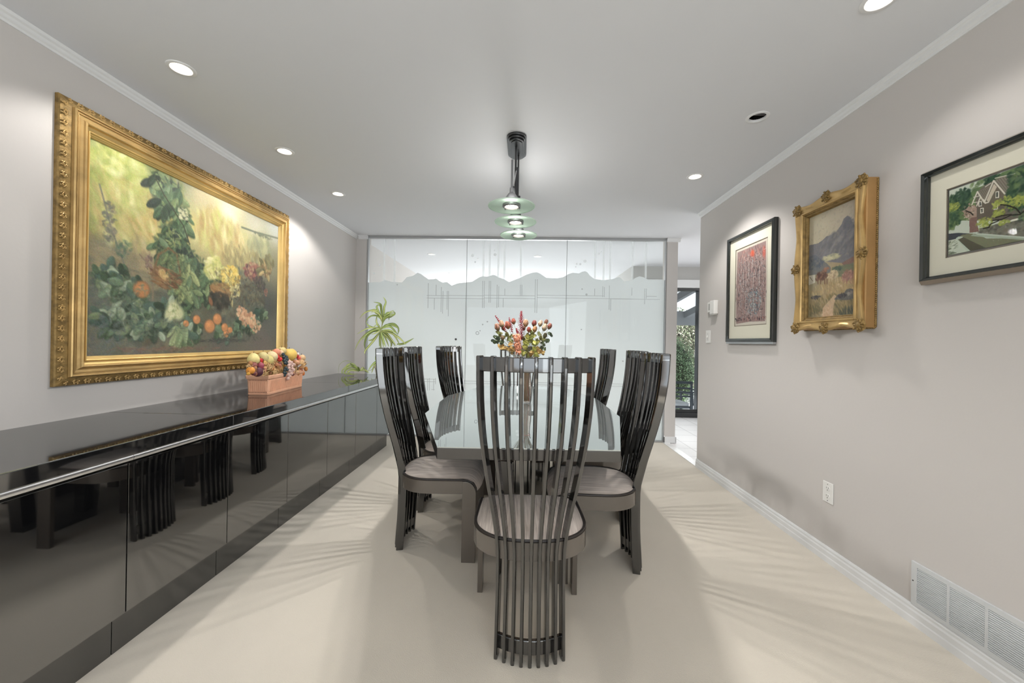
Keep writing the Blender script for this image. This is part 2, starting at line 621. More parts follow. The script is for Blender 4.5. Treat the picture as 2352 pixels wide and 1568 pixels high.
MTN = [(150, 416), (190, 415), (260, 412), (290, 398), (330, 410), (400, 415), (430, 381), (450, 377), (470, 372), (500, 352), (520, 360), (545, 378), (570, 395), (600, 394), (620, 390), (640, 405), (660, 415), (690, 412), (720, 435), (745, 425), (760, 420), (810, 415), (850, 410), (880, 392), (900, 380), (920, 374), (945, 378), (985, 366), (1000, 368), (1020, 380), (1060, 395), (1090, 412), (1120, 400), (1160, 385), (1200, 365), (1240, 352), (1270, 349), (1290, 358), (1330, 385), (1400, 388), (1440, 380), (1470, 362), (1500, 352), (1540, 357), (1560, 346), (1580, 342), (1595, 350), (1610, 370), (1640, 392), (1700, 400), (1760, 392), (1780, 384), (1800, 380), (1815, 390), (1830, 408), (1880, 400), (1905, 385), (1930, 375), (1955, 380), (1990, 398), (2085, 400), (2140, 402)]
MT = [gpx(*p) for p in MTN]


def mt_z(x):
    for (x0, z0), (x1, z1) in zip(MT[:-1], MT[1:]):
        if x0 <= x <= x1: return z0 + (z1 - z0) * (x - x0) / (x1 - x0)
    return MT[0][1]


SEAMS = [-1.952, -0.717, 0.526, 1.728]
PANEL_LABEL = ['etched glass panel behind the green plant, leftmost of the partition',
               'etched glass panel behind the flower bouquet, middle of the partition',
               'etched glass panel beside the white post, rightmost of the partition']
VL = [(568, 420, 580), (608, 515, 590), (620, 430, 500), (652, 445, 605), (662, 470, 615), (690, 470, 590), (698, 470, 632), (918, 405, 580), (929, 405, 580), (960, 405, 545), (970, 405, 545), (1011, 430, 580), (1022, 440, 575), (1051, 515, 575), (1062, 455, 500), (1162, 430, 500), (1172, 430, 500), (1256, 395, 610), (1268, 395, 612), (1640, 455, 500), (1692, 440, 510), (1703, 445, 510), (1733, 435, 590), (1743, 520, 597), (1880, 450, 500), (1962, 455, 555), (1973, 455, 520), (500, 1000, 1040), (565, 1035, 1110), (577, 1030, 1110), (604, 1035, 1110), (616, 1030, 1070), (1250, 1000, 1060), (1700, 990, 1050)]
HL = [(560, 698, 500), (560, 930, 518), (580, 608, 516), (700, 930, 500), (930, 1260, 500), (930, 1260, 518), (1268, 1700, 500), (1268, 1880, 518), (1743, 2060, 523), (1973, 2040, 505), (545, 620, 1037), (545, 620, 1053), (590, 612, 1104), (780, 1440, 1055), (780, 1440, 1070), (1440, 1830, 1080), (1750, 1830, 1068)]
UP = [285, 352, 925, 965, 1020, 1060, 1165, 1645, 1700, 1742, 1886, 1972]
DOTS = [(855, 242, 10), (888, 262, 5), (872, 284, 6), (1000, 236, 10), (996, 208, 5), (1578, 278, 10), (1548, 298, 7), (1526, 296, 6), (1519, 315, 4), (1668, 230, 6), (1684, 216, 4), (1560, 458, 5), (1588, 493, 7), (258, 303, 6), (220, 357, 7), (950, 668, 5), (920, 686, 5), (903, 726, 4), (1822, 922, 5), (370, 430, 4), (1555, 718, 4)]
for k in range(3):
    a, c = SEAMS[k] + (0.0015 if k else 0), SEAMS[k + 1] - (0.0015 if k < 2 else 0)
    g = thing('glass_panel', PANEL_LABEL[k], 'glass panel', ((a + c) / 2, YD + 0.008, 0.02), group='etched glass partition')
    ox, oy, oz = g.location
    obj('clear_pane', box(NB(), a - ox, c - ox, -0.005, 0.005, 0, ZC - 0.030 - oz), M['pane'], g)
    # sandblasted field with its mountain skyline on the back of the pane
    n = 160
    xs = [a + (c - a) * i / n for i in range(n + 1)]
    b = NB()
    top = [(x, mt_z(x)) for x in xs]
    fr_, bk = 0.0052, 0.0066
    V = [[b.verts.new((x - ox, y, z - oz)) for (x, z) in top] + [b.verts.new((x - ox, y, 0.0)) for x in xs] for y in (fr_, bk)]
    for q in range(n):
        i, j = q, q + 1
        b.faces.new((V[0][n + 1 + i], V[0][n + 1 + j], V[0][j], V[0][i]))
        b.faces.new((V[1][n + 1 + j], V[1][n + 1 + i], V[1][i], V[1][j]))
        b.faces.new((V[0][i], V[0][j], V[1][j], V[1][i]))
    obj('frosted_mountains', b, M['frost'], g)
    # etched lines, upper light bars, dots
    b = NB()
    yv0, yv1 = -0.0062, -0.0052
    for (zx, y0, y1) in VL:
        x, z0 = gpx(zx, y1)
        _, z1 = gpx(zx, y0)
        if a < x < c: box(b, x - 0.0035 - ox, x + 0.0035 - ox, yv0, yv1, z0 - oz, z1 - oz)
    for (zx0, zx1, zy) in HL:
        x0, z = gpx(zx0, zy)
        x1, z_ = gpx(zx1, zy)
        z = (z + z_) / 2
        x0, x1 = max(x0, a), min(x1, c)
        if x1 > x0 + 0.01: box(b, x0 - ox, x1 - ox, yv0 - 0.001, yv1 - 0.0010, z - 0.0028 - oz, z + 0.0028 - oz)
    for (zx, zy, r) in DOTS:
        x, z = gpx(zx, zy)
        if a < x < c:
            rr = r / 2.8 / 900 * YD
            prism(b, [(x - ox + rr * math.cos(t * PI / 8), z - oz + rr * math.sin(t * PI / 8)) for t in range(16)], yv0, yv1, 'y')
    obj('etched_lines', b, M['etch'], g)
    b = NB()
    for zx in UP:
        x, _ = gpx(zx, 300)
        if a < x < c:
            box(b, x - 0.012 - ox, x + 0.012 - ox, 0.0052, 0.0062, mt_z(x) - oz, ZC - 0.035 - oz)
    obj('frosted_bars', b, mat_frost('bar_frost_%d' % k, (0.84, 0.85, 0.85), 0.5, 0.6), g)
    if k < 2: obj('edge_seal', box(NB(), c - 0.0012 - ox, c + 0.0036 - ox, -0.005, 0.005, 0, ZC - 0.030 - oz), M['seal'], g)
    if k == 0:
        b = NB()
        x, z = gpx(747, 781)
        prism(b, [(x - ox + 0.0135 * math.cos(t * PI / 10), z - oz + 0.0135 * math.sin(t * PI / 10)) for t in range(20)], -0.0064, -0.0052, 'y')
        obj('etched_dot', b, M['etch_dark'], g)
    if k == 1:
        b = NB()
        x, z = gpx(886, 741)
        tube(b, [(x - ox + 0.019 * math.cos(t * PI / 12), -0.0068, z - oz + 0.019 * math.sin(t * PI / 12)) for t in range(25)], 0.0022, 6)
        obj('etched_ring', b, M['etch_dark'], g)

# ------------------------------------------------------------------ recessed ceiling lights
def can(name, x, y, kind, label, group):
    t = thing(name, label, 'ceiling light', (x, y, ZC), group=group)
    b = NB()
    lathe(b, [(0.043, 0.02), (0.043, -0.001), (0.045, -0.0045), (0.056, -0.005), (0.0600, -0.002), (0.0602, 0.0), (0.060, 0.001)], n=36, cap=False)
    obj('trim_ring', b, M['trim'] if kind != 'far' else M['trim'], t, smooth=True)
    b = NB()
    lathe(b, [(0.0435, 0.004), (0.041, 0.03), (0.034, 0.055), (0.026, 0.07)], n=28, cap=False)
    obj('reflector', b, M['reflector_dark'] if kind == 'off' else M['reflector'], t, smooth=True)
    b = NB()
    if kind == 'off':
        lathe(b, [(0.001, 0.022), (0.018, 0.024), (0.027, 0.036), (0.028, 0.072), (0.0, 0.073)], n=24, cap=False)
        obj('bulb', b, M['bulb_off'], t, smooth=True)
        b = NB()
        box(b, -0.0415, 0.0415, -0.004, 0.004, 0.012, 0.018)
        obj('gimbal_bar', b, M['grey_metal'], t)
    else:
        lathe(b, [(0.0, 0.012), (0.020, 0.014), (0.030, 0.022), (0.036, 0.034), (0.034, 0.072), (0.0, 0.073)], n=28, cap=False)
        obj('bulb', b, M['bulb'] if kind == 'on' else M['bulb_far'], t, smooth=True)
    return t


CL = ['recessed light above the near end of the big gold-framed painting', 'recessed light second along the row over the black sideboard', 'recessed light nearest the glass partition over the black sideboard',
      'recessed light cut by the top edge, nearest over the right wall', 'unlit dark recessed eyeball light near the right wall', 'recessed light above the small print, farthest on the right']
for i, (x, y, on) in enumerate(LIGHTS):
    can('recessed_light', x, y, 'on' if on else 'off', CL[i], 'recessed dining room lights' if on else None)
FL = ['recessed light seen through the left glass panel, nearer one', 'recessed light seen through the glass beside the hanging lamp', 'small recessed light low on the far ceiling seen through the left glass panel']
for i, (x, y) in enumerate(FAR_LIGHTS):
    can('recessed_light', x, y, 'far', FL[i], 'lights in the room beyond')
    spot('lamp_far', (x, y, ZC - 0.02), (x, y, 0), 12, 120, (1, 0.97, 0.92))
for i, (x, y, on) in enumerate(LIGHTS):
    if not on: continue
    if x < 0:
        spot('lamp_wall_washer', (x, y, ZC - 0.012), (x - 0.05, y + 0.04, 1.0), (20, 25, 34)[i], 128, (1, 0.975, 0.94), 0.35)
    else:
        spot('lamp_wall_washer', (x, y, ZC - 0.012), (x - 0.1, y, 0.9), 10 if i < 5 else 38, 128, (1, 0.975, 0.94), 0.5)
# further lamps of the same rows out of view, then one added fill
spot('lamp_wall_washer', (-1.675, 1.02, ZC - 0.012), (-2.05, 1.06, 1.0), 6, 78, (1, 0.95, 0.87), 0.35)
spot('lamp_wall_washer', (-1.675, 0.2, ZC - 0.012), (-2.05, 0.24, 1.0), 9, 78, (1, 0.95, 0.87), 0.35)
spot('lamp_wall_washer', (1.305, 0.73, ZC - 0.012), (1.3, 0.73, 1.0), 8, 84, (1, 0.96, 0.90), 0.5)
spot('lamp_wall_washer', (0.0, -0.8, ZC - 0.012), (0.0, -0.5, 0), 25, 110, (1, 0.96, 0.9), 0.7)  # added off the rows, brightens the near floor

# ------------------------------------------------------------------ black sideboard: seven and more cabinet units and three worktop slabs
XD, XP, XT = -1.4725, -1.5266, -1.4517
Y0, MW, YE = 1.4298, 0.5023, 4.4009


def cabinet(y0, y1, label):
    t = thing('cabinet', label, 'sideboard cabinet', ((XL + XD) / 2, (y0 + y1) / 2, 0), group='black lacquered sideboard cabinets')
    ox, oy, _ = t.location
    w = (y1 - y0) / 2
    obj('body', box(NB(), XL + 0.001 - ox, XD - 0.022 - ox, -w + 0.0005, w - 0.0005, 0.1625, 0.7555), M['plinth'], t)
    d = obj('door', box(NB(), XD - 0.020 - ox, XD - ox, -w + 0.0018, w - 0.0018, 0.1645, 0.7235), M['lacquer'], t, bevel=0.0015)
    obj('plinth_board', box(NB(), XL + 0.001 - ox, XP - ox, -w + 0.0012, w - 0.0012, 0.0, 0.1622), M['plinth'], t, bevel=0.001)
    b = NB()
    prof = [(XD - 0.021, 0.7555), (XT - 0.002, 0.7555), (XT + 0.001, 0.752), (XT + 0.0015, 0.746), (XT - 0.002, 0.7375), (XD - 0.021, 0.734)]
    rings(b, [[(x - ox, y, z) for x, z in prof] for y in (-w + 0.0008, w - 0.0008)])
    bmesh.ops.recalc_face_normals(b, faces=b.faces)
    obj('finger_pull', b, M['chrome'], t)
    return t


CABL = {-3: 'black sideboard cabinet behind the viewpoint end', -2: 'black sideboard cabinet next before the left edge', -1: 'black sideboard cabinet with its door cut by the left photo edge',
        0: 'black sideboard cabinet whose door mirrors the nearest chair legs', 1: 'black sideboard cabinet under the joint of the worktop', 2: 'black sideboard cabinet just below the fruit basket',
        3: 'black sideboard cabinet second beyond the fruit basket', 4: 'narrow-looking black sideboard cabinet third from the far end', 5: 'black sideboard cabinet beside the tall chair, second from the far end'}
for k in range(-1, 5):
    cabinet(Y0 + (k) * MW, Y0 + (k + 1) * MW, {-1: 'black sideboard cabinet at the left photo edge, nearest in view', 0: 'black sideboard cabinet second from the left photo edge, mirroring slatted chair legs',
            1: 'black sideboard cabinet below the worktop joint, left of the fruit basket', 2: 'black sideboard cabinet right under the pink fruit basket',
            3: 'black sideboard cabinet just beyond the fruit basket', 4: 'black sideboard cabinet third beyond the basket, before the last one'}[k])
cabinet(Y0 + 5 * MW, YE, 'black sideboard cabinet at the far end beside the slatted chair')
cabinet(Y0 - 2 * MW, Y0 - MW, 'black sideboard cabinet nearest of all, left of the photo edge')


def slab(y0, y1, label):
    b = NB()
    box(b, XL + 0.0005, XT, y0 + 0.0006, y1 - 0.0006, 0.756, 0.8107)
    o = obj('worktop', b, M['top'], bevel=0.003)
    return tag(o, label, 'worktop', 'polished black worktop slabs')


slab(Y0 - 2 * MW, 1.934, 'polished black worktop slab nearest, below the gold-framed painting')
slab(1.934, 3.44, 'polished black worktop slab carrying the pink fruit basket')
slab(3.44, YE, 'polished black worktop slab at the far end by the plant')

# ------------------------------------------------------------------ dining table
TX, TY = 0.005, 2.83
t = thing('dining_table', 'long boat-shaped dining table with mirror grey top and black base', 'table', (TX, TY, 0))
TO = [(-0.364, -1.172), (0.418, -1.156), (0.602, -0.39), (0.602, 0.38), (0.40, 1.17), (-0.385, 1.17), (-0.617, 0.38), (-0.605, -0.42)]
b = prism(NB(), TO, 0.699, 0.7475)
obj('table_edge', b, simple('table_edge_lacquer', (46, 41, 38), 0.08, ior=1.9, noise=((3, 3, 3), 0.08, 2)), t, bevel=0.002)
for y0, y1 in ((-1.2, 0.018), (0.020, 1.2)):
    # halves of the mirrored top
    def clip(poly, yy, keep_above):
        out = []
        for i in range(len(poly)):
            p, q = poly[i], poly[(i + 1) % len(poly)]
            ip, iq = (p[1] >= yy) == keep_above, (q[1] >= yy) == keep_above
            if ip: out.append(p)
            if ip != iq:
                k = (yy - p[1]) / (q[1] - p[1])
                out.append((p[0] + (q[0] - p[0]) * k, yy))
        return out
    poly = clip(TO, y1, False) if y0 < -1 else clip(TO, y0, True)
    poly = [(x * 0.998, y * 0.9985 if abs(y) > 0.1 else y) for x, y in poly]
    obj('mirror_top', prism(NB(), poly, 0.7475, 0.7515), M['table_top'], t)
b = NB()
box(b, -0.30, 0.30, -0.95, -0.93, 0.655, 0.699)
box(b, -0.30, 0.30, 0.93, 0.95, 0.655, 0.699)
box(b, -0.30, -0.28, -0.93, 0.93, 0.655, 0.699)
box(b, 0.28, 0.30, -0.93, 0.93, 0.655, 0.699)
obj('apron', b, M['chair_black'], t)
for sy in (-1, 1):
    for sx in (-1, 1):
        b = NB()
        poly = [(sy * 0.42 - 0.13, 0.0), (sy * 0.42 + 0.13, 0.0), (sy * 0.42 + 0.19, 0.699), (sy * 0.42 - 0.19, 0.699)]
        prism(b, poly, sx * 0.045 if sx > 0 else -0.125, 0.125 if sx > 0 else -0.045, 'x')
        obj('pedestal', b, M['chair_black'], t, bevel=0.003)
box_ = box(NB(), -0.045, 0.045, -0.46, -0.42, 0.60, 0.699)
obj('cross_rail', box_, M['chair_black'], t)

# ------------------------------------------------------------------ the slatted chairs
PROF = [(0.0, 0.0), (0.07, 0.004), (0.138, 0.009), (0.20, 0.012), (0.272, 0.0135), (0.34, 0.0145), (0.40, 0.0145), (0.45, 0.011), (0.487, 0.004), (0.54, -0.007), (0.585, -0.016), (0.635, -0.028), (0.682, -0.040), (0.73, -0.052), (0.785, -0.065), (0.84, -0.076), (0.885, -0.085), (0.935, -0.093), (0.984, -0.099), (1.03, -0.104), (1.073, -0.107), (1.115, -0.109), (1.154, -0.110)]
HWZ = [(0, 0.1255), (0.14, 0.124), (0.30, 0.122), (0.40, 0.1235), (0.475, 0.131), (0.56, 0.143), (0.64, 0.156), (0.73, 0.169), (0.81, 0.180), (0.90, 0.189), (0.975, 0.194), (1.07, 0.197), (1.154, 0.198)]
SD, ST = 0.039, 0.0135      # slat depth and thickness


def lerp(tab, z):
    for (a, va), (b_, vb) in zip(tab[:-1], tab[1:]):
        if z <= b_: return va + (vb - va) * (z - a) / (b_ - a)
    return tab[-1][1]


def arc(u, z):
    """centre of a slat (u in -1..1) at height z, and its fan angle"""
    hw = lerp(HWZ, z)
    k = min(1, max(0, (z - 0.4) / 0.6))
    bow = 0.036 + 0.010 * k
    fan = R(13 + 9 * k)
    y = lerp([(p[0], p[1]) for p in PROF], z)
    return hw * u, y - bow * (1 - u * u), fan * u


def slat(u, z0=0.0, z1=1.154):
    b = NB()
    rs = []
    zs = [p[0] for p in PROF]
    for i, z in enumerate(zs):
        x, y, a = arc(u, z)
        ca, sa = math.cos(a), math.sin(a)
        # slat normal tangential; fan so the front edges converge on the sitter
        d = Vector((-sa, ca)) * (SD / 2)
        n = Vector((ca, sa)) * (ST / 2)
        c = Vector((x, y))
        ch = 0.003
        ex = 1 - ch / (SD / 2)
        nx = 1 - ch / (ST / 2)
        pts = [c - d * ex - n, c - d - n * nx, c - d + n * nx, c - d * ex + n, c + d * ex + n, c + d + n * nx, c + d - n * nx, c + d * ex - n]
        zz = z
        rs.append([(p.x, p.y, zz) for p in pts])
    # soften the top end
    top = rs[-1]
    cx = sum(p[0] for p in top) / 8
    cy = sum(p[1] for p in top) / 8
    rs[-1] = [(p[0], p[1], 1.150) for p in top]
    rs.append([(cx + (p[0] - cx) * 0.8, cy + (p[1] - cy) * 0.88, 1.154) for p in top])
    rings(b, rs)
    bmesh.ops.recalc_face_normals(b, faces=b.faces)
    return b


def rail(z0, z1, off, th):
    """curved cross rail following the slats, set towards the sitter"""
    b = NB()
    n = 28
    rs = []
    for i in range(n + 1):
        u = -1 + 2 * i / n
        r = []
        for (z, f) in ((z0, 0), (z0, 1), (z1, 1), (z1, 0)):
            x, y, a = arc(u, z)
            y += off + th * f
            x -= math.sin(a) * (off + th * f)
            r.append((x, y, z))
        rs.append(r)
    rings(b, rs)
    bmesh.ops.recalc_face_normals(b, faces=b.faces)
    return b


def seat_outline(s, hw=0.238, yb=-0.012, yf=0.448):
    """half width of the seat at y (0 at the rounded back)"""
    L_ = 0.20
    if s <= yb: return 0.0
    if s < yb + L_:
        k = (yb + L_ - s) / L_
        return hw * (1 - k ** 2.35) ** (1 / 2.35)
    return hw - 0.012 * max(0, (s - yb - L_) / (yf - yb - L_)) ** 2


def outline_pts(inset=0.0, n=26, yf=0.372):
    yb = -0.012 + inset
    pts = []
    for i in range(n + 1):
        k = i / n
        s = yb + (yf - yb) * (k ** 1.9)
        pts.append((max(0.0, seat_outline(s - (0 if inset == 0 else 0), 0.238 - inset, yb)), s))
    left = [(-w, s) for w, s in reversed(pts)]
    right = [(w, s) for w, s in pts[1:]]
    return left + right


def make_chair(name, label):
    t = thing(name, label, 'dining chair', group='slatted black dining chairs')
    for k in range(9):
        obj('slat', slat(-1 + k / 4), M['chair_black'], t, smooth=True)
    obj('top_rail', rail(1.098, 1.150, -0.004, 0.017), M['chair_black'], t, smooth=True, bevel=0.003)
    obj('foot_rail', rail(0.030, 0.082, 0.000, 0.016), M['chair_black'], t, smooth=True, bevel=0.003)
    # seat frame: a band bent around the back, open to the front legs
    b = NB()
    po = outline_pts(0.0)
    pi_ = outline_pts(0.020)
    m_ = min(len(po), len(pi_))
    rs = [[(po[i][0], po[i][1], 0.370), (po[i][0], po[i][1], 0.440), (pi_[i][0], pi_[i][1], 0.440), (pi_[i][0], pi_[i][1], 0.370)] for i in range(m_)]
    rings(b, rs)
    bmesh.ops.recalc_face_normals(b, faces=b.faces)
    obj('seat_frame', b, M['chair_lit'], t, smooth=True)
    # piping bead
    b = NB()
    pp = outline_pts(0.006)
    front = [(pp[0][0], 0.40, 0.441), (pp[0][0], 0.43, 0.428), (pp[0][0], 0.443, 0.405), (pp[0][0], 0.446, 0.385)]
    path = list(reversed(front)) + [(x, y, 0.4445) for x, y in pp] + [(-x, y, z) for x, y, z in front]
    tube(b, path, 0.0065, 8)
    obj('piping', b, M['piping'], t, smooth=True)
    # upholstered seat with its waterfall front
    b = NB()
    yb = -0.004
    ys = [yb + (0.385 - yb) * ((i / 22) ** 1.6) for i in range(23)]
    sec = [(y, 0.0) for y in ys]
    R0 = 0.062
    for i in range(1, 9):
        a = i / 8 * PI / 2
        sec.append((0.385 + R0 * math.sin(a), -R0 * (1 - math.cos(a))))
    nx = 16
    rs = []
    for (y, dz) in sec:
        w = seat_outline(min(y, 0.44), 0.228, -0.006)
        w = max(w, 0.004)
        edge = min(1, max(0, (y - yb) / 0.06))
        row = []
        for i in range(nx + 1):
            u = -1 + 2 * i / nx
            dome = 0.020 * (1 - abs(u) ** 3.5) * (0.15 + 0.85 * math.sin(edge * PI / 2))
            if dz < 0:
                a = math.asin(min(1, (y - 0.385) / R0))
                row.append((w * u, y + dome * math.sin(a), 0.4435 + dz + dome * math.cos(a)))
            else:
                row.append((w * u, y, 0.4435 + dome))
        rs.append(row)
    vr = rings(b, rs, cap=False, closed=False)
    # underside
    und = [[(x, min(y, 0.43), min(z, 0.4435) - 0.012 if y < 0.4 else z - 0.004) for x, y, z in (r[0], r[-1])] for r in rs]
    vu = [[b.verts.new(p) for p in r] for r in und]
    for i in range(len(rs) - 1):
        b.faces.new((vu[i][0], vu[i][1], vu[i + 1][1], vu[i + 1][0]))
        b.faces.new((vr[i][0], vu[i][0], vu[i + 1][0], vr[i + 1][0]))
        b.faces.new((vr[i][-1], vr[i + 1][-1], vu[i + 1][1], vu[i][1]))
    b.faces.new([v for v in vr[-1]] + [vu[-1][1], vu[-1][0]])
    bmesh.ops.recalc_face_normals(b, faces=b.faces)
    obj('seat', b, M['fabric'], t, smooth=True)
    # front legs: boards with a quarter-round top
    prof = [(0.372, 0.0), (0.447, 0.0), (0.447, 0.378)]
    for i in range(1, 9):
        a = i / 8 * PI / 2
        prof.append((0.385 + 0.062 * math.cos(a), 0.378 + 0.062 * math.sin(a)))
    prof.append((0.372, 0.440))
    for s in (-1, 1):
        b = NB()
        lo, hi = sorted((s * 0.238, s * 0.214))
        prism(b, prof, lo, hi, 'x')
        obj('leg', b, M['chair_lit'], t, smooth=False, bevel=0.002)
    return t


ch = make_chair('dining_chair', 'tall slatted black dining chair in the foreground, seen from behind')
ch.location = (0.0445, 1.503, 0)
ch.rotation_euler = (0, 0, R(0.8))
dup(ch, (-0.688, 2.356, 0), R(-90), 'tall slatted chair left of the table, nearest the viewer')
dup(ch, (-0.698, 2.850, 0), R(-90), 'tall slatted chair left of the table, just behind the nearest one')
dup(ch, (-0.560, 3.500, 0), R(-108.7), 'turned slatted chair at the far left corner of the table')
dup(ch, (0.615, 2.198, 0), R(90), 'tall slatted chair right of the table, nearest the viewer')
dup(ch, (0.690, 2.790, 0), R(90), 'tall slatted chair right of the table, half hidden behind the nearest')
dup(ch, (0.600, 3.330, 0), R(90), 'tall slatted chair right of the table, farthest back on that side')
dup(ch, (-0.055, 4.415, 0), R(180), 'slatted chair at the far head of the table behind the flowers')

# ------------------------------------------------------------------ hanging lamp
t = thing('hanging_lamp', 'black hanging lamp with three green glass dishes over the table', 'hanging lamp', (-0.062, 2.58, ZC))
b = NB()


def stad(w, l, n=10):
    p = []
    for i in range(n + 1):
        a = PI * i / n
        p.append((w * math.cos(a), l + w * 0.9 * math.sin(a)))
    for i in range(n + 1):
        a = PI + PI * i / n
        p.append((w * math.cos(a), -l + w * 0.9 * math.sin(a)))
    return p


for w, l, z0, z1 in ((0.062, 0.115, -0.012, 0.0), (0.054, 0.108, -0.022, -0.012), (0.046, 0.100, -0.032, -0.022), (0.036, 0.092, -0.036, -0.032)):
    prism(b, stad(w, l), z0, z1)
obj('canopy', b, M['black_metal'], t, bevel=0.002)
b = NB()
tube(b, [(-0.004, -0.05, -0.034), (-0.004, -0.05, -0.40)], 0.007, 12)
tube(b, [(0.010, 0.07, -0.034), (0.010, 0.07, -0.34)], 0.006, 12)
obj('stem', b, M['black_metal'], t, smooth=True)
b = NB()
tube(b, [(-0.012, -0.25, -0.375), (0.012, 0.40, -0.375)], 0.008, 12)
tube(b, [(-0.004, -0.05, -0.395), (-0.004, -0.05, -0.355)], 0.014, 12)
obj('cross_bar', b, M['black_metal'], t, smooth=True)
b = NB()
tube(b, [(-0.010, -0.22, -0.35), (0.000, -0.04, -0.18)], 0.003, 8)
tube(b, [(0.010, 0.36, -0.33), (0.002, 0.06, -0.16)], 0.003, 8)
obj('tension_wire', b, M['chrome'], t, smooth=True)
for (x, y, z, top) in ((-0.020, -0.25, 2.012, 0.198), (-0.002, 0.045, 2.008, 0.285), (0.014, 0.40, 2.016, 0.22)):
    b = NB()
    hz = z - ZC
    tube(b, [(x, y, hz + 0.075), (x, y, hz + 0.075 + top)], 0.0065 if y < 0 else (0.0125 if y < 0.2 else 0.009), 12)
    lathe(b, [(0.012, 0.105), (0.013, 0.078), (0.022, 0.070), (0.034, 0.052), (0.042, 0.030), (0.044, 0.012), (0.040, 0.010)], (x, y, hz), 28)
    h = obj('lamp_head', b, M['grey_metal'] if y < 0 else M['steel'], t, smooth=True)
    b = NB()
    lathe(b, [(0.030, 0.010), (0.137, -0.006), (0.1385, -0.003), (0.137, 0.000), (0.030, 0.0155)], (x, y, hz), 56, cap=False)
    rs_ = None
    obj('glass_dish', b, M['disc'], h, smooth=True)
    b = NB()
    tube(b, [(x + 0.1375 * math.cos(i * PI / 28), y + 0.1375 * math.sin(i * PI / 28), hz - 0.003) for i in range(57)], 0.0032, 8, cap=False)
    obj('dish_rim', b, M['disc_rim'], h, smooth=True)
    b = NB()
    lathe(b, [(0.044, 0.012), (0.054, 0.006), (0.054, -0.006), (0.042, -0.010), (0.040, 0.004)], (x, y, hz), 36, cap=False)
    for k in range(3):
        a = R(20 + 120 * k)
        ell(b, (x + 0.050 * math.cos(a), y + 0.050 * math.sin(a), hz - 0.010), 0.0045, 0.0045, 0.006)
    obj('clamp_ring', b, M['grey_metal'], h, smooth=True)
    b = NB()
    lathe(b, [(0.0, -0.006), (0.025, -0.004), (0.0385, 0.004), (0.030, 0.03), (0.0, 0.032)], (x, y, hz), 28, cap=False)
    obj('bulb', b, M['bulb'], h, smooth=True)
    spot('lamp_pendant', (t.location.x + x, t.location.y + y, z - 0.018), (t.location.x + x, t.location.y + y, 0), (30, 34, 46)[int(y > 0) + int(y > 0.2)], 158, (1, 0.985, 0.965), 0.5, 0.03)
    l = bpy.data.lights.new('lamp_pendant_up', 'POINT')
    l.energy, l.color, l.shadow_soft_size = (0.6, 1.0, 5.0)[int(y > 0) + int(y > 0.2)], (1, 0.98, 0.95), 0.02
    lo = bpy.data.objects.new('lamp_pendant_up', l)
    C.objects.link(lo)
    lo.location = (t.location.x + x + 0.0, t.location.y + y - 0.09, z + 0.03)

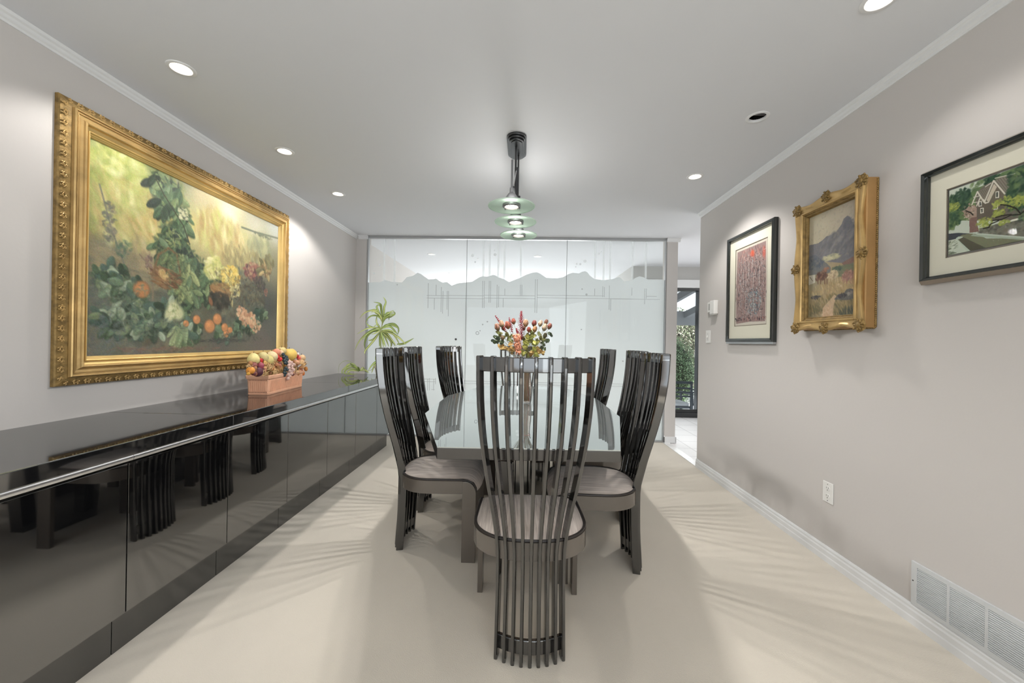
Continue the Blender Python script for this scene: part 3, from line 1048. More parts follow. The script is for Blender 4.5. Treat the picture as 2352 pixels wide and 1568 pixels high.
# ------------------------------------------------------------------ painter: brush strokes on a numpy raster, baked into the canvas mesh as colours
class Paint:
    def __init__(s, nx, ny, seed, xf=None):
        s.nx, s.ny = nx, ny
        s.U, s.V = np.meshgrid((np.arange(nx) + 0.5) / nx, (np.arange(ny) + 0.5) / ny)
        s.A = np.zeros((ny, nx, 3))
        s.r = random.Random(seed)
        s.n = np.random.RandomState(seed)
        s.asp = 1.0
        s.xf = xf or (lambda x, y: (x, y))

    def grad(s, stops):
        """stops: (u, v, colour) - inverse distance blend"""
        num = np.zeros_like(s.A)
        den = np.zeros((s.ny, s.nx, 1))
        for x, y, c in stops:
            u, v = s.xf(x, y)
            w = 1 / (((s.U - u) * s.asp) ** 2 + (s.V - v) ** 2 + 0.004) ** 1.5
            num += w[..., None] * np.array(c, float)
            den += w[..., None]
        s.A = num / den

    def dab(s, u, v, a, b, ang, col, al=1.0, soft=0.35):
        R_ = max(a, b) * 1.3
        x0, x1 = int(max(0, (u - R_ / s.asp) * s.nx)), int(min(s.nx, (u + R_ / s.asp) * s.nx + 2))
        y0, y1 = int(max(0, (v - R_) * s.ny)), int(min(s.ny, (v + R_) * s.ny + 2))
        if x0 >= x1 or y0 >= y1: return
        X = (s.U[y0:y1, x0:x1] - u) * s.asp
        Y = s.V[y0:y1, x0:x1] - v
        c, q = math.cos(ang), math.sin(ang)
        d = np.sqrt(((X * c + Y * q) / a) ** 2 + ((-X * q + Y * c) / b) ** 2)
        k = np.clip((1 - d) / soft, 0, 1)[..., None] * al
        s.A[y0:y1, x0:x1] = s.A[y0:y1, x0:x1] * (1 - k) + np.array(col, float) * k

    def d(s, x, y, a, b, ang, col, al=1.0, soft=0.35):
        u, v = s.xf(x, y)
        s.dab(u, v, a, b, ang, col, al, soft)

    def cluster(s, x, y, rx, ry, n, size, cols, al=0.8, asp=(0.35, 0.7), soft=0.5, ang=None):
        u, v = s.xf(x, y)
        for i in range(n):
            t = s.r.uniform(0, 2 * PI)
            q = math.sqrt(s.r.random())
            c = s.r.choice(cols)
            j = s.r.uniform(-10, 10)
            z = size * s.r.uniform(0.5, 1.2)
            an = s.r.uniform(0, PI) if ang is None else ang + s.r.uniform(-0.4, 0.4)
            s.dab(u + rx * q * math.cos(t) / s.asp, v + ry * q * math.sin(t), z, z * s.r.uniform(*asp), an, [k + j for k in c], al * s.r.uniform(0.6, 1), soft)

    def leaf(s, u, v, L_, wd, an, col, al=0.9):
        """one pointed leaf: shadow, body, lit half, vein"""
        c, q = math.cos(an), math.sin(an)
        n = 9
        for i in range(n):
            f = i / (n - 1)
            w = wd * math.sin(PI * min(1, f * 0.93 + 0.07)) ** 0.8 + 0.001
            x, y = u + c * L_ * f / s.asp, v + q * L_ * f
            s.dab(x + 0.003 / s.asp, y + 0.005, w * 1.15, w * 1.15, 0, [k * 0.55 for k in col], al * 0.35, 0.6)
        for i in range(n):
            f = i / (n - 1)
            w = wd * math.sin(PI * min(1, f * 0.93 + 0.07)) ** 0.8 + 0.001
            x, y = u + c * L_ * f / s.asp, v + q * L_ * f
            s.dab(x, y, w, w, 0, col, al, 0.45)
            s.dab(x + q * w * 0.4 / s.asp, y - abs(c) * w * 0.45, w * 0.55, w * 0.55, 0, [min(255, k * 1.28 + 8) for k in col], al * 0.75, 0.8)

    def leafy(s, x, y, rx, ry, n, L_, cols, al=0.9, ang=None, spread=PI, slim=0.27):
        u, v = s.xf(x, y)
        for i in range(n):
            t = s.r.uniform(0, 2 * PI)
            q = math.sqrt(s.r.random())
            c = s.r.choice(cols)
            j = s.r.uniform(-10, 10)
            a = s.r.uniform(0, 2 * PI) if ang is None else ang + s.r.uniform(-spread / 2, spread / 2)
            z = L_ * s.r.uniform(0.6, 1.2)
            s.leaf(u + rx * q * math.cos(t) / s.asp, v + ry * q * math.sin(t), z, z * slim, a, [k + j for k in c], al)

    def poly(s, pts, col, al=1.0, noise=0):
        P = [s.xf(*p) for p in pts]
        ins = np.zeros(s.U.shape, bool)
        for (x0, y0), (x1, y1) in zip(P, P[1:] + P[:1]):
            if y0 == y1: continue
            c = ((y0 > s.V) != (y1 > s.V)) & (s.U < (x1 - x0) * (s.V - y0) / (y1 - y0) + x0)
            ins ^= c
        k = ins[..., None] * al
        cc = np.array(col, float) + (s.n.normal(0, noise, s.A.shape[:2])[..., None] if noise else 0)
        s.A = s.A * (1 - k) + cc * k

    def line(s, pts, w, col, al=1.0):
        P = [s.xf(*p) for p in pts]
        for (x0, y0), (x1, y1) in zip(P[:-1], P[1:]):
            L_ = math.hypot((x1 - x0) * s.asp, y1 - y0)
            n = max(2, int(L_ / (w * 0.6)))
            for i in range(n + 1):
                s.dab(x0 + (x1 - x0) * i / n, y0 + (y1 - y0) * i / n, w, w, 0, col, al, 0.6)

    def bake(s, name, origin, ud, vd, w, h, m, parent, depth=0.004, label=None):
        """grid mesh whose vertex colours are the raster; ud = picture right, vd = picture down"""
        nx, ny = s.nx, s.ny
        O, ud, vd = Vector(origin), Vector(ud), Vector(vd)
        A = np.clip(s.A + s.n.normal(0, 3.0, s.A.shape), 0, 255) / 255
        lin = np.where(A <= 0.04045, A / 12.92, ((A + 0.055) / 1.055) ** 2.4)
        nrm = ud.cross(vd)  # points into the wall
        us = np.linspace(0, 1, nx) * w
        vs = np.linspace(0, 1, ny) * h
        UU, VV = np.meshgrid(us, vs)
        co_ = np.array(O)[None, :] + UU.reshape(-1, 1) * np.array(ud)[None, :] + VV.reshape(-1, 1) * np.array(vd)[None, :]
        idx = np.arange(nx * ny).reshape(ny, nx)
        F = np.stack([idx[:-1, :-1], idx[1:, :-1], idx[1:, 1:], idx[:-1, 1:]], -1).reshape(-1, 4)
        # back and sides so the canvas has thickness
        nb = nx * ny
        corners = [idx[0, 0], idx[0, -1], idx[-1, -1], idx[-1, 0]]
        back = co_[corners] + np.array(nrm)[None, :] * depth
        verts = np.vstack([co_, back])
        faces = F.tolist() + [[nb, nb + 1, nb + 2, nb + 3]]
        per = [idx[0, :].tolist(), idx[:, -1].tolist(), idx[-1, ::-1].tolist(), idx[::-1, 0].tolist()]
        for k in range(4):
            faces.append([nb + (k + 1) % 4, nb + k] + per[k])
        me = bpy.data.meshes.new(name)
        me.from_pydata(verts.tolist(), [], faces)
        ca = me.color_attributes.new('Col', 'FLOAT_COLOR', 'POINT')
        col = np.ones((nb + 4, 4), np.float32)
        col[:nb, :3] = lin.reshape(-1, 3)
        col[nb:, :3] = 0.3
        ca.data.foreach_set('color', col.ravel())
        me.materials.append(m)
        me.update()
        o = bpy.data.objects.new(name, me)
        link(o, parent)
        if label: o['label'] = label
        return o


def frame_sweep(O, ud, vd, w, h, prof):
    """mitred moulding: outer rectangle w x h at O; prof = (inset from the outer edge, height above the wall)"""
    b = NB()
    O, ud, vd = Vector(O), Vector(ud), Vector(vd)
    out = vd.cross(ud)
    rs = []
    for ins, z in prof:
        rs.append([O + ud * a + vd * c + out * z for a, c in ((ins, ins), (w - ins, ins), (w - ins, h - ins), (ins, h - ins))])
    rings(b, rs, cap=False)
    bmesh.ops.recalc_face_normals(b, faces=b.faces)
    return b


# ------------------------------------------------------------------ big gold framed painting on the left wall (picture right = +y, down = -z)
LO = Vector((XL + 0.0005, 1.687, 2.280))
LW, LH = 1.715, 1.313
UD, VD = Vector((0, 1, 0)), Vector((0, 0, -1))
t = thing('framed_painting', 'huge gold-framed oil painting of a garden harvest on the left wall', 'painting', (XL, 1.687 + LW / 2, 0.967))
off = t.location


def rel(o):
    """shift mesh into the parent's frame"""
    o.data.transform(Matrix.Translation(-Vector(o.parent.location)))
    return o


prof = [(0, 0), (0, .016), (.003, .022), (.015, .026), (.036, .034), (.040, .034)]
o = rel(obj('carved_border', frame_sweep(LO, UD, VD, LW, LH, prof), M['gold_dark'], t, smooth=False))
prof = [(.040, .034), (.042, .046), (.045, .050), (.049, .049), (.051, .042), (.054, .041), (.056, .045), (.059, .045), (.061, .039), (.072, .037), (.080, .043), (.083, .050), (.087, .053), (.091, .051), (.093, .047)]
rel(obj('frame_moulding', frame_sweep(LO, UD, VD, LW, LH, prof), M['gold'], t))
prof = [(.093, .047), (.095, .036), (.110, .027), (.112, .033), (.115, .035), (.118, .032), (.120, .025), (.124, .024), (.126, .019), (.130, .017), (.133, .011), (.133, .004)]
rel(obj('inner_moulding', frame_sweep(LO, UD, VD, LW, LH, prof), M['gold_light'], t))
# carved leaves running round the border
b = NB()
rr = random.Random(4)


def leaf_run(p0, p1, n, nrm_in):
    p0, p1 = Vector(p0), Vector(p1)
    dr = (p1 - p0).normalized()
    for i in range(n):
        c = p0 + (p1 - p0) * ((i + 0.5) / n)
        for q in (-1, 1):
            for a, l_, o_ in ((0.55, 0.0085, 0.008), (1.15, 0.0065, 0.011)):
                ax = (dr * math.cos(a) * (1 if i % 2 else -1) + nrm_in * math.sin(a) * q).normalized()
                m3 = Matrix((Vector((1, 0, 0)), ax, Vector((1, 0, 0)).cross(ax))).transposed()
                ell(b, c + ax * o_, 0.0035, l_, 0.0032, m3, 6, 4)
        ell(b, c, 0.0045, 0.0042, 0.0042, None, 6, 4)


xf_ = XL + 0.0005 + 0.0285
c_ = 0.019
leaf_run((xf_, LO.y + 0.03, LO.z - c_), (xf_, LO.y + LW - 0.03, LO.z - c_), 70, Vector((0, 0, -1)))
leaf_run((xf_, LO.y + 0.03, LO.z - LH + c_), (xf_, LO.y + LW - 0.03, LO.z - LH + c_), 70, Vector((0, 0, 1)))
leaf_run((xf_, LO.y + c_, LO.z - 0.03), (xf_, LO.y + c_, LO.z - LH + 0.03), 54, Vector((0, 1, 0)))
leaf_run((xf_, LO.y + LW - c_, LO.z - 0.03), (xf_, LO.y + LW - c_, LO.z - LH + 0.03), 54, Vector((0, -1, 0)))
rel(obj('leaf_carving', b, M['gold'], t, smooth=True))


def inv_x(zx, zy, ox, oy, sc, X):
    u, v = ox + zx / sc - 1176, oy + zy / sc - 784
    c, s = math.cos(0.0171), math.sin(0.0171)
    a, b_ = c * u + s * v, -s * u + c * v
    d = (a / 900, 1, -b_ / 900)
    c, s = math.cos(0.0281), math.sin(0.0281)
    dx, dy = c * d[0] - s, s * d[0] + c
    t_ = X / dx
    return dy * t_, H + d[2] * t_


CW, CHt = LW - 2 * 0.131, LH - 2 * 0.131
cy0, cz0 = LO.y + 0.131, LO.z - 0.131


def xfL(zx, zy):
    y, z = inv_x(zx, zy, 100, 180, 2.1783, XL + 0.008)
    return (y - cy0) / CW, (cz0 - z) / CHt


P = Paint(400, 290, 11, xfL)
P.asp = CW / CHt
P.grad([(240, 330, (112, 120, 62)), (340, 400, (176, 182, 92)), (350, 480, (226, 224, 150)), (460, 470, (206, 208, 120)), (560, 480, (120, 134, 84)), (680, 520, (142, 146, 120)),
        (800, 590, (196, 180, 140)), (930, 680, (236, 222, 182)), (1050, 720, (182, 178, 158)), (1160, 760, (160, 164, 158)), (250, 560, (178, 180, 90)), (300, 640, (158, 160, 86)),
        (450, 640, (176, 172, 92)), (560, 640, (186, 180, 108)), (500, 740, (190, 158, 88)), (260, 760, (152, 128, 84)), (380, 860, (150, 136, 100)), (480, 900, (156, 136, 102)),
        (800, 760, (204, 196, 122)), (900, 800, (216, 206, 132)), (1000, 800, (188, 180, 118)), (1100, 830, (140, 140, 106)), (1150, 900, (126, 124, 100)), (900, 880, (176, 154, 96)),
        (300, 950, (118, 118, 100)), (260, 1100, (92, 102, 106)), (300, 1250, (84, 94, 100)), (260, 1350, (96, 92, 92)), (450, 1000, (120, 108, 84)), (560, 1180, (84, 92, 80)),
        (700, 1150, (70, 78, 64)), (850, 1080, (76, 72, 56)), (1050, 1080, (74, 74, 68)), (1120, 1150, (70, 74, 74)), (1150, 1250, (92, 96, 92)), (900, 1320, (92, 90, 84)), (600, 1330, (112, 100, 86)), (1100, 1320, (104, 94, 88)), (450, 1340, (98, 92, 90))])
YG = [(214, 214, 128), (190, 196, 96), (160, 170, 78), (132, 146, 72), (228, 226, 160)]
DG = [(44, 62, 46), (60, 84, 58), (78, 104, 70), (36, 50, 42), (92, 116, 82)]
MG = [(96, 122, 92), (72, 98, 84), (116, 134, 96), (60, 84, 74)]
OC = [(190, 160, 98), (206, 180, 116), (168, 132, 78), (214, 196, 130)]
P.cluster(360, 480, 0.16, 0.14, 140, 0.06, YG, 0.5, (0.25, 0.6))
P.cluster(300, 620, 0.12, 0.16, 90, 0.06, YG[1:4] + OC[:1], 0.35, (0.2, 0.4), ang=1.2)
P.cluster(470, 640, 0.16, 0.12, 90, 0.06, YG + OC, 0.35)
P.cluster(880, 780, 0.22, 0.14, 170, 0.07, OC + YG[:2] + [(232, 220, 160)], 0.45, (0.2, 0.45), ang=1.4)
P.cluster(1080, 840, 0.12, 0.08, 90, 0.05, [(150, 150, 110), (124, 130, 98), (176, 170, 120)], 0.45, ang=1.4)
P.line([(990, 745), (1060, 770), (1170, 800)], 0.010, (92, 100, 84), 0.7)
P.cluster(1100, 790, 0.10, 0.012, 50, 0.014, [(84, 94, 76), (104, 108, 84)], 0.7)
P.cluster(530, 745, 0.07, 0.05, 70, 0.03, [(206, 150, 84), (196, 164, 96), (214, 176, 110)], 0.5)
SH = [(96, 106, 92), (116, 120, 98), (84, 94, 88), (132, 128, 100), (104, 98, 78), (72, 80, 74)]
P.cluster(330, 1120, 0.20, 0.28, 420, 0.055, SH, 0.35, (0.3, 0.7))
P.cluster(620, 1180, 0.24, 0.22, 420, 0.050, SH + [(76, 66, 50)], 0.4, (0.3, 0.7))
P.cluster(980, 1120, 0.26, 0.24, 460, 0.050, SH + [(66, 62, 54), (90, 80, 62)], 0.45, (0.3, 0.7))
P.cluster(450, 920, 0.26, 0.14, 240, 0.060, [(158, 138, 100), (140, 126, 94), (170, 146, 104), (124, 118, 92)], 0.35, (0.2, 0.5), ang=0.1)
P.cluster(480, 700, 0.30, 0.16, 260, 0.055, YG[1:] + OC, 0.3, (0.25, 0.5), ang=1.2)
P.cluster(640, 640, 0.10, 0.22, 160, 0.050, [(140, 148, 84), (120, 132, 80), (160, 160, 92)], 0.4, (0.25, 0.5), ang=1.2)
P.cluster(1000, 900, 0.22, 0.08, 200, 0.040, [(168, 150, 92), (146, 134, 88), (190, 172, 108), (120, 112, 78)], 0.5, (0.2, 0.5), ang=1.4)
P.d(350, 470, 0.045, 0.03, 0.2, (240, 240, 190), 0.7, 0.9)
P.d(455, 430, 0.04, 0.03, 0.2, (232, 232, 176), 0.6, 0.9)
P.d(930, 680, 0.10, 0.05, 0.4, (246, 232, 196), 0.7, 0.9)
P.line([(280, 530), (310, 640), (340, 760), (380, 860), (420, 980), (450, 1060)], 0.006, (110, 112, 96), 0.6)
P.cluster(330, 720, 0.03, 0.10, 60, 0.018, [(96, 96, 86), (120, 116, 98), (84, 90, 84)], 0.7)
P.cluster(400, 850, 0.04, 0.05, 40, 0.016, MG, 0.6)
P.line([(480, 880), (530, 940), (548, 1000), (545, 1110)], 0.006, (128, 112, 88), 0.8)
P.cluster(525, 925, 0.02, 0.05, 40, 0.013, [(120, 92, 84), (148, 122, 104), (98, 80, 76)], 0.8)
# climbing vine: the dark green column
for (x, y, rx, ry, n) in ((570, 500, .03, .03, 26), (640, 560, .06, .05, 70), (600, 630, .05, .03, 40), (690, 700, .05, .06, 60), (650, 790, .07, .06, 90), (610, 850, .06, .07, 80), (700, 900, .07, .07, 110), (720, 990, .09, .09, 170), (770, 960, .06, .08, 80), (820, 1030, .05, .09, 100), (710, 1090, .07, .08, 110), (690, 1270, .05, .06, 60), (640, 920, .04, .06, 40)):
    P.cluster(x, y, rx * 1.15, ry * 1.15, int(n * 0.8), 0.034, DG, 0.6, (0.25, 0.5))
    P.leafy(x, y, rx, ry, int(n * 0.42), 0.085, DG + [(110, 130, 84)], 0.85, 1.35, 2.4)
P.leafy(700, 960, 0.05, 0.11, 26, 0.12, [(126, 142, 92), (146, 156, 100), (100, 124, 88), (88, 112, 78)], 0.85, 1.5, 1.4, 0.22)
P.cluster(650, 800, 0.05, 0.05, 40, 0.022, [(150, 160, 96), (124, 140, 84)], 0.7, (0.25, 0.4))
P.line([(560, 500), (600, 580), (650, 660), (700, 740), (730, 830)], 0.005, (52, 56, 40), 0.9)
P.cluster(700, 680, 0.035, 0.035, 36, 0.016, [(206, 200, 160), (184, 184, 136)], 0.8)
# leaves at left and along the ground
for (x, y, rx, ry, n) in ((360, 1010, .09, .06, 90), (430, 1060, .06, .05, 60), (480, 1160, .08, .05, 90), (440, 1250, .10, .05, 90), (560, 1230, .07, .05, 80), (620, 1170, .05, .05, 60), (1000, 1240, .12, .04, 110), (740, 1270, .06, .04, 60), (900, 1270, .06, .03, 50), (330, 1200, .05, .05, 40), (1080, 1180, .06, .05, 40)):
    P.cluster(x, y, rx * 1.2, ry * 1.2, n, 0.028, MG + DG[:2], 0.5, (0.3, 0.6))
    P.leafy(x, y, rx * 1.1, ry * 1.1, int(n * 0.45), 0.062, MG + DG[:2] + [(140, 156, 130)], 0.75, None, 0, 0.36)
P.leafy(690, 1240, 0.05, 0.03, 12, 0.12, [(150, 164, 116), (122, 142, 100)], 0.85, 1.9, 1.0, 0.2)
# basket with squash, cabbage
P.cluster(615, 1000, 0.085, 0.055, 150, 0.036, [(122, 84, 52), (150, 108, 68), (98, 66, 44)], 0.85, (0.15, 0.3), ang=0.2)
P.cluster(600, 980, 0.03, 0.02, 20, 0.022, [(212, 178, 110), (190, 150, 90)], 0.8)
P.line([(545, 985), (575, 880), (625, 850), (665, 880), (685, 980)], 0.010, (120, 88, 56), 0.8)
for (x, y, r) in ((650, 1155, .058), (676, 1178, .042), (630, 1182, .040)):
    P.d(x, y, r, r * 1.1, 0.3, (204, 204, 150), 0.95, 0.5)
P.cluster(650, 1165, 0.035, 0.035, 26, 0.016, [(226, 224, 178), (176, 182, 122), (150, 164, 104)], 0.8)


def fruit(x, y, r, c):
    P.d(x, y, r * 1.08, r * 1.08, 0, [k * 0.6 for k in c], 0.9, 0.3)
    P.d(x, y, r, r, 0, c, 1, 0.3)
    P.d(x - 6, y - 8, r * 0.55, r * 0.5, 0, [min(255, k * 1.22) for k in c], 0.8, 0.9)


fruit(490, 1055, 0.048, (188, 120, 66))
for a in ((765, 1205, .030), (830, 1238, .046), (868, 1203, .040), (712, 1225, .022), (905, 1245, .032), (932, 1258, .024), (912, 1278, .026)):
    fruit(a[0], a[1], a[2], (206, 132, 76))
for (x, y, n) in ((990, 1170, 30), (1040, 1205, 40), (1010, 1200, 20), (1060, 1235, 14)):
    P.cluster(x, y, 0.050, 0.048, int(n * 1.6), 0.017, [(214, 160, 118), (190, 130, 96), (228, 182, 140)], 0.95, (0.8, 1))
# flowers, melons and grapes at right
P.cluster(850, 950, 0.07, 0.07, 110, 0.032, [(220, 214, 130), (198, 196, 104), (170, 176, 92), (232, 226, 160)], 0.85)
P.cluster(935, 990, 0.080, 0.075, 150, 0.030, [(226, 188, 74), (238, 206, 100), (206, 160, 60), (234, 222, 140)], 0.9)
P.d(945, 1000, 0.032, 0.026, 0, (240, 200, 84), 0.8, 0.8)
P.cluster(890, 1060, 0.09, 0.045, 110, 0.034, [(140, 96, 56), (168, 124, 74)], 0.8, (0.2, 0.4), ang=0.3)
P.cluster(960, 1060, 0.05, 0.05, 50, 0.014, [(216, 204, 140), (196, 180, 110)], 0.9, (0.7, 1))
P.cluster(1045, 965, 0.09, 0.06, 150, 0.024, [(126, 70, 66), (160, 96, 82), (92, 60, 66), (186, 150, 110)], 0.85)
P.cluster(1080, 1030, 0.06, 0.06, 70, 0.022, [(66, 58, 62), (84, 70, 66), (56, 60, 52)], 0.85)
P.leafy(1110, 950, 0.07, 0.05, 26, 0.07, [(150, 130, 84), (176, 150, 100), (100, 96, 64)], 0.7)
P.cluster(1110, 960, 0.05, 0.05, 30, 0.024, [(150, 116, 74), (184, 156, 104), (110, 84, 60)], 0.8)
P.cluster(1130, 920, 0.05, 0.05, 40, 0.03, [(120, 116, 76), (98, 92, 62)], 0.7, ang=1.3)
P.cluster(1110, 1070, 0.02, 0.03, 30, 0.010, [(150, 104, 82), (120, 80, 72)], 0.9, (0.8, 1))
P.cluster(880, 1110, 0.10, 0.05, 90, 0.030, [(54, 50, 42), (70, 62, 50), (44, 46, 40)], 0.8)
P.d(835, 1115, 0.018, 0.036, -0.4, (150, 92, 58), 0.9, 0.4)
P.cluster(940, 1110, 0.018, 0.04, 24, 0.018, [(190, 176, 118), (160, 150, 96)], 0.8, (0.2, 0.4), ang=1.5)
P.cluster(900, 1310, 0.22, 0.012, 80, 0.03, [(52, 56, 54), (70, 72, 66)], 0.6, (0.15, 0.3), ang=0)
P.cluster(640, 1350, 0.35, 0.012, 90, 0.03, [(130, 98, 82), (112, 88, 80)], 0.5, (0.15, 0.3), ang=0)
for (x, y, rx, ry, n, c) in ((700, 1000, .12, .16, 150, [(52, 66, 46), (70, 84, 54), (104, 118, 72)]), (1020, 1060, .16, .12, 200, [(74, 62, 50), (96, 84, 60), (60, 56, 50), (120, 104, 70)]),
                            (640, 900, .10, .10, 90, [(84, 98, 60), (128, 132, 80), (60, 74, 50)]), (400, 1090, .14, .10, 130, [(96, 112, 92), (78, 94, 82), (120, 132, 104)]),
                            (560, 1240, .20, .05, 160, [(88, 104, 90), (70, 86, 78), (112, 122, 96)]), (900, 1000, .12, .08, 120, [(170, 158, 96), (140, 128, 80), (110, 104, 68)]),
                            (1000, 1290, .20, .04, 120, [(70, 72, 66), (92, 90, 78)]), (300, 1280, .10, .10, 80, [(98, 106, 108), (84, 92, 96)])):
    P.cluster(x, y, rx, ry, n, 0.020, c, 0.5, (0.25, 0.5))
g_ = P.A.mean(axis=2, keepdims=True)
P.A = (g_ + (P.A - g_) * 0.84) * 0.93 + np.array((14, 13, 9.0))
P.A += P.n.normal(0, 1, P.A.shape[:2])[..., None] * 4
rel(P.bake('painted_canvas', (XL + 0.010, cy0, cz0), (0, 1, 0), (0, 0, -1), CW, CHt, M['canvas'], t, depth=0.006))

# ------------------------------------------------------------------ pictures on the right wall (picture right = -y, down = -z)
UR = Vector((0, -1, 0))
# small print in a black frame
y0, y1, z0, z1 = 3.348, 2.727, 1.232, 2.088
X0 = XR - 0.0005
t = thing('framed_print', 'small upright print in a glossy black frame beside the thermostat', 'picture', (XR, (y0 + y1) / 2, z0))
w, h = y0 - y1, z1 - z0
prof = [(0, 0), (0, 0.026), (0.003, 0.030), (0.018, 0.034), (0.026, 0.030), (0.028, 0.022), (0.028, 0.010)]
rel(obj('frame', frame_sweep((X0, y0, z1), UR, VD, w, h, prof), M['frame_black'], t))
rel(obj('frame_lip', box(NB(), X0 - 0.026, X0, y1 + 0.002, y0 - 0.004, z0 - 0.015, z0 + 0.001), simple('silver_lip', (170, 172, 174), 0.3, metal=0.5, noise=((3, 3, 3), 0.05, 2)), t, bevel=0.002))
rel(obj('back_board', box(NB(), X0 - 0.008, X0, y1 + 0.01, y0 - 0.01, z0 + 0.01, z1 - 0.01), M['frame_edge'], t))
aw = (y0 - 0.105, y1 + 0.095, z0 + 0.125, z1 - 0.110)


def mat_board(y0, y1, z0, z1, win, bev=0.004):
    b = NB()
    a, c, d, e = win    # left y, right y, bottom z, top z
    for (p, q, r_, s_) in ((y0, a, z0, z1), (c, y1, z0, z1), (a, c, e, z1), (a, c, z0, d)):
        lo, hi = sorted((p, q))
        box(b, X0 - 0.0125, X0 - 0.010, lo, hi, r_, s_)
    bb = NB()
    for (p, q, r_, s_) in ((a, a - bev, d, e), (c + bev, c, d, e), (a, c, e - bev, e), (a, c, d, d + bev)):
        lo, hi = sorted((p, q))
        box(bb, X0 - 0.0118, X0 - 0.0098, lo, hi, r_, s_)
    return b, bb


bmat, bbev = mat_board(y0 - 0.02, y1 + 0.02, z0 + 0.02, z1 - 0.02, aw)
rel(obj('mat_board', bmat, M['mat_board'], t))
rel(obj('mat_bevel', bbev, M['mat_bevel'], t))


def xfR(O_y, O_z, w_, h_, X, zo=(1600, 380, 3.1277)):
    def f(zx, zy):
        y, z = inv_x(zx, zy, zo[0], zo[1], zo[2], X)
        return (O_y - y) / w_, (O_z - z) / h_
    return f


pw, ph = aw[0] - aw[1], aw[3] - aw[2]
pw2, ph2 = pw - 0.010, ph - 0.012
P = Paint(250, 380, 5, lambda x, y: (x, y))
P.asp = pw / ph
P.A[:] = (206, 198, 188)
P.poly([(.05, .03), (.95, .03), (.97, .5), (.96, .97), (.5, .96), (.04, .975), (.03, .5)], (152, 130, 128), 1, 8)
PK = [(168, 118, 114), (182, 138, 130), (146, 104, 104), (118, 92, 96), (200, 164, 156)]
DK = [(54, 50, 56), (76, 68, 74), (44, 44, 50), (98, 86, 90)]
BL = [(110, 134, 144), (132, 156, 164), (90, 108, 120), (160, 178, 180)]
P.cluster(.5, .12, .28, .09, 130, .03, PK, .8, (.2, .5), ang=1.5)
P.dab(.55, .12, .06, .06, 0, (214, 96, 74), .9, .6)
P.dab(.90, .16, .04, .10, 0, (200, 104, 92), .8, .6)
P.cluster(.5, .5, .36, .40, 500, .030, PK + DK, .55, (.12, .3), ang=1.5)
P.cluster(.6, .72, .15, .16, 170, .024, BL, .8, (.2, .5))
P.cluster(.3, .45, .15, .2, 120, .022, [(206, 196, 192), (176, 164, 164)], .7, (.1, .25), ang=.9)
P.r.seed(8)
for i in range(620):     # linear tower and wall drawing
    u, v = P.r.uniform(.08, .92), P.r.uniform(.12, .9)
    L_ = P.r.uniform(.015, .09)
    c = P.r.choice(DK + [(220, 210, 204), (204, 196, 192), (190, 186, 188), (150, 168, 172), (120, 146, 156), (196, 150, 142)])
    a = P.r.choice((0, 0, PI / 2, PI / 2, PI / 2, .6, 2.5))
    P.line([(u, v), (u + L_ * math.cos(a) / P.asp * .6, v + L_ * math.sin(a) * .8)], .0024, c, .75)
for (u, v, hh, ww) in ((.28, .30, .22, .08), (.45, .22, .20, .06), (.62, .36, .28, .10), (.78, .30, .20, .07), (.40, .55, .22, .14), (.66, .62, .20, .16)):
    P.line([(u - ww / 2, v + hh), (u - ww / 2, v), (u, v - .06), (u + ww / 2, v), (u + ww / 2, v + hh)], .003, (60, 58, 64), .85)
    P.line([(u - ww / 2 + .02, v + hh), (u - ww / 2 + .02, v + .01)], .004, (222, 214, 208), .8)
    for q in range(3): P.line([(u - ww / 2, v + .04 + q * hh / 3), (u + ww / 2, v + .04 + q * hh / 3)], .0028, (84, 78, 84), .8)
P.cluster(.5, .5, .40, .42, 700, .016, [(214, 204, 198), (188, 176, 172), (166, 180, 182), (196, 160, 152)], .35, (.12, .3), ang=1.5)
P.cluster(.1, .92, .10, .02, 30, .02, DK, .7)
P.cluster(.5, .93, .40, .02, 90, .02, PK + DK, .7)
rel(P.bake('print_sheet', (X0 - 0.0092, aw[0] - 0.005, aw[3] - 0.006), (0, -1, 0), (0, 0, -1), pw2, ph2, M['print'], t, depth=0.001))
rel(obj('picture_glass', box(NB(), X0 - 0.0155, X0 - 0.0140, y1 + 0.02, y0 - 0.02, z0 + 0.02, z1 - 0.02), M['pane_thin'], t))

# ornate gold frame with a mountain and cattle painting
gy0, gy1, gz0, gz1 = 2.468, 1.968, 1.294, 2.052
t = thing('framed_painting', 'ornate gold-framed painting of cattle below a grey mountain', 'painting', (XR, (gy0 + gy1) / 2, gz0))
w, h = gy0 - gy1, gz1 - gz0
rel(obj('box_frame', frame_sweep((X0, gy0 - 0.010, gz1 - 0.010), UR, VD, w - 0.012, h - 0.020, [(0, 0), (0, 0.052), (0.004, 0.056), (0.03, 0.056), (0.03, 0.05)]), M['gold_orange'], t))
b = NB()
n = 74
for i in range(n):      # twisted rope along the wall edge of the box
    f = i / n
    ell(b, (X0 - 0.006, gy1 + 0.001, gz0 + 0.012 + (h - 0.024) * (f + 0.5 / n)), 0.006, 0.005, 0.0058, Matrix.Rotation(0.6, 3, 'Y'), 6, 4)
    if i < 50: ell(b, (X0 - 0.006, gy0 - 0.012 - (w - 0.016) * (i + 0.5) / 50, gz0 + 0.009), 0.006, 0.0052, 0.005, Matrix.Rotation(0.6, 3, 'Y'), 6, 4)
rel(obj('rope_edge', b, M['gold_dark'], t, smooth=True))
# swept frame with scalloped outline
inn = 0.083


def scallop(f, along, n_in):
    """outward offset of the rim at fraction f of a side: full at the ends and middle, hollow between"""
    k = abs(math.cos(2 * PI * f))
    return -0.017 * (1 - k ** 1.6)


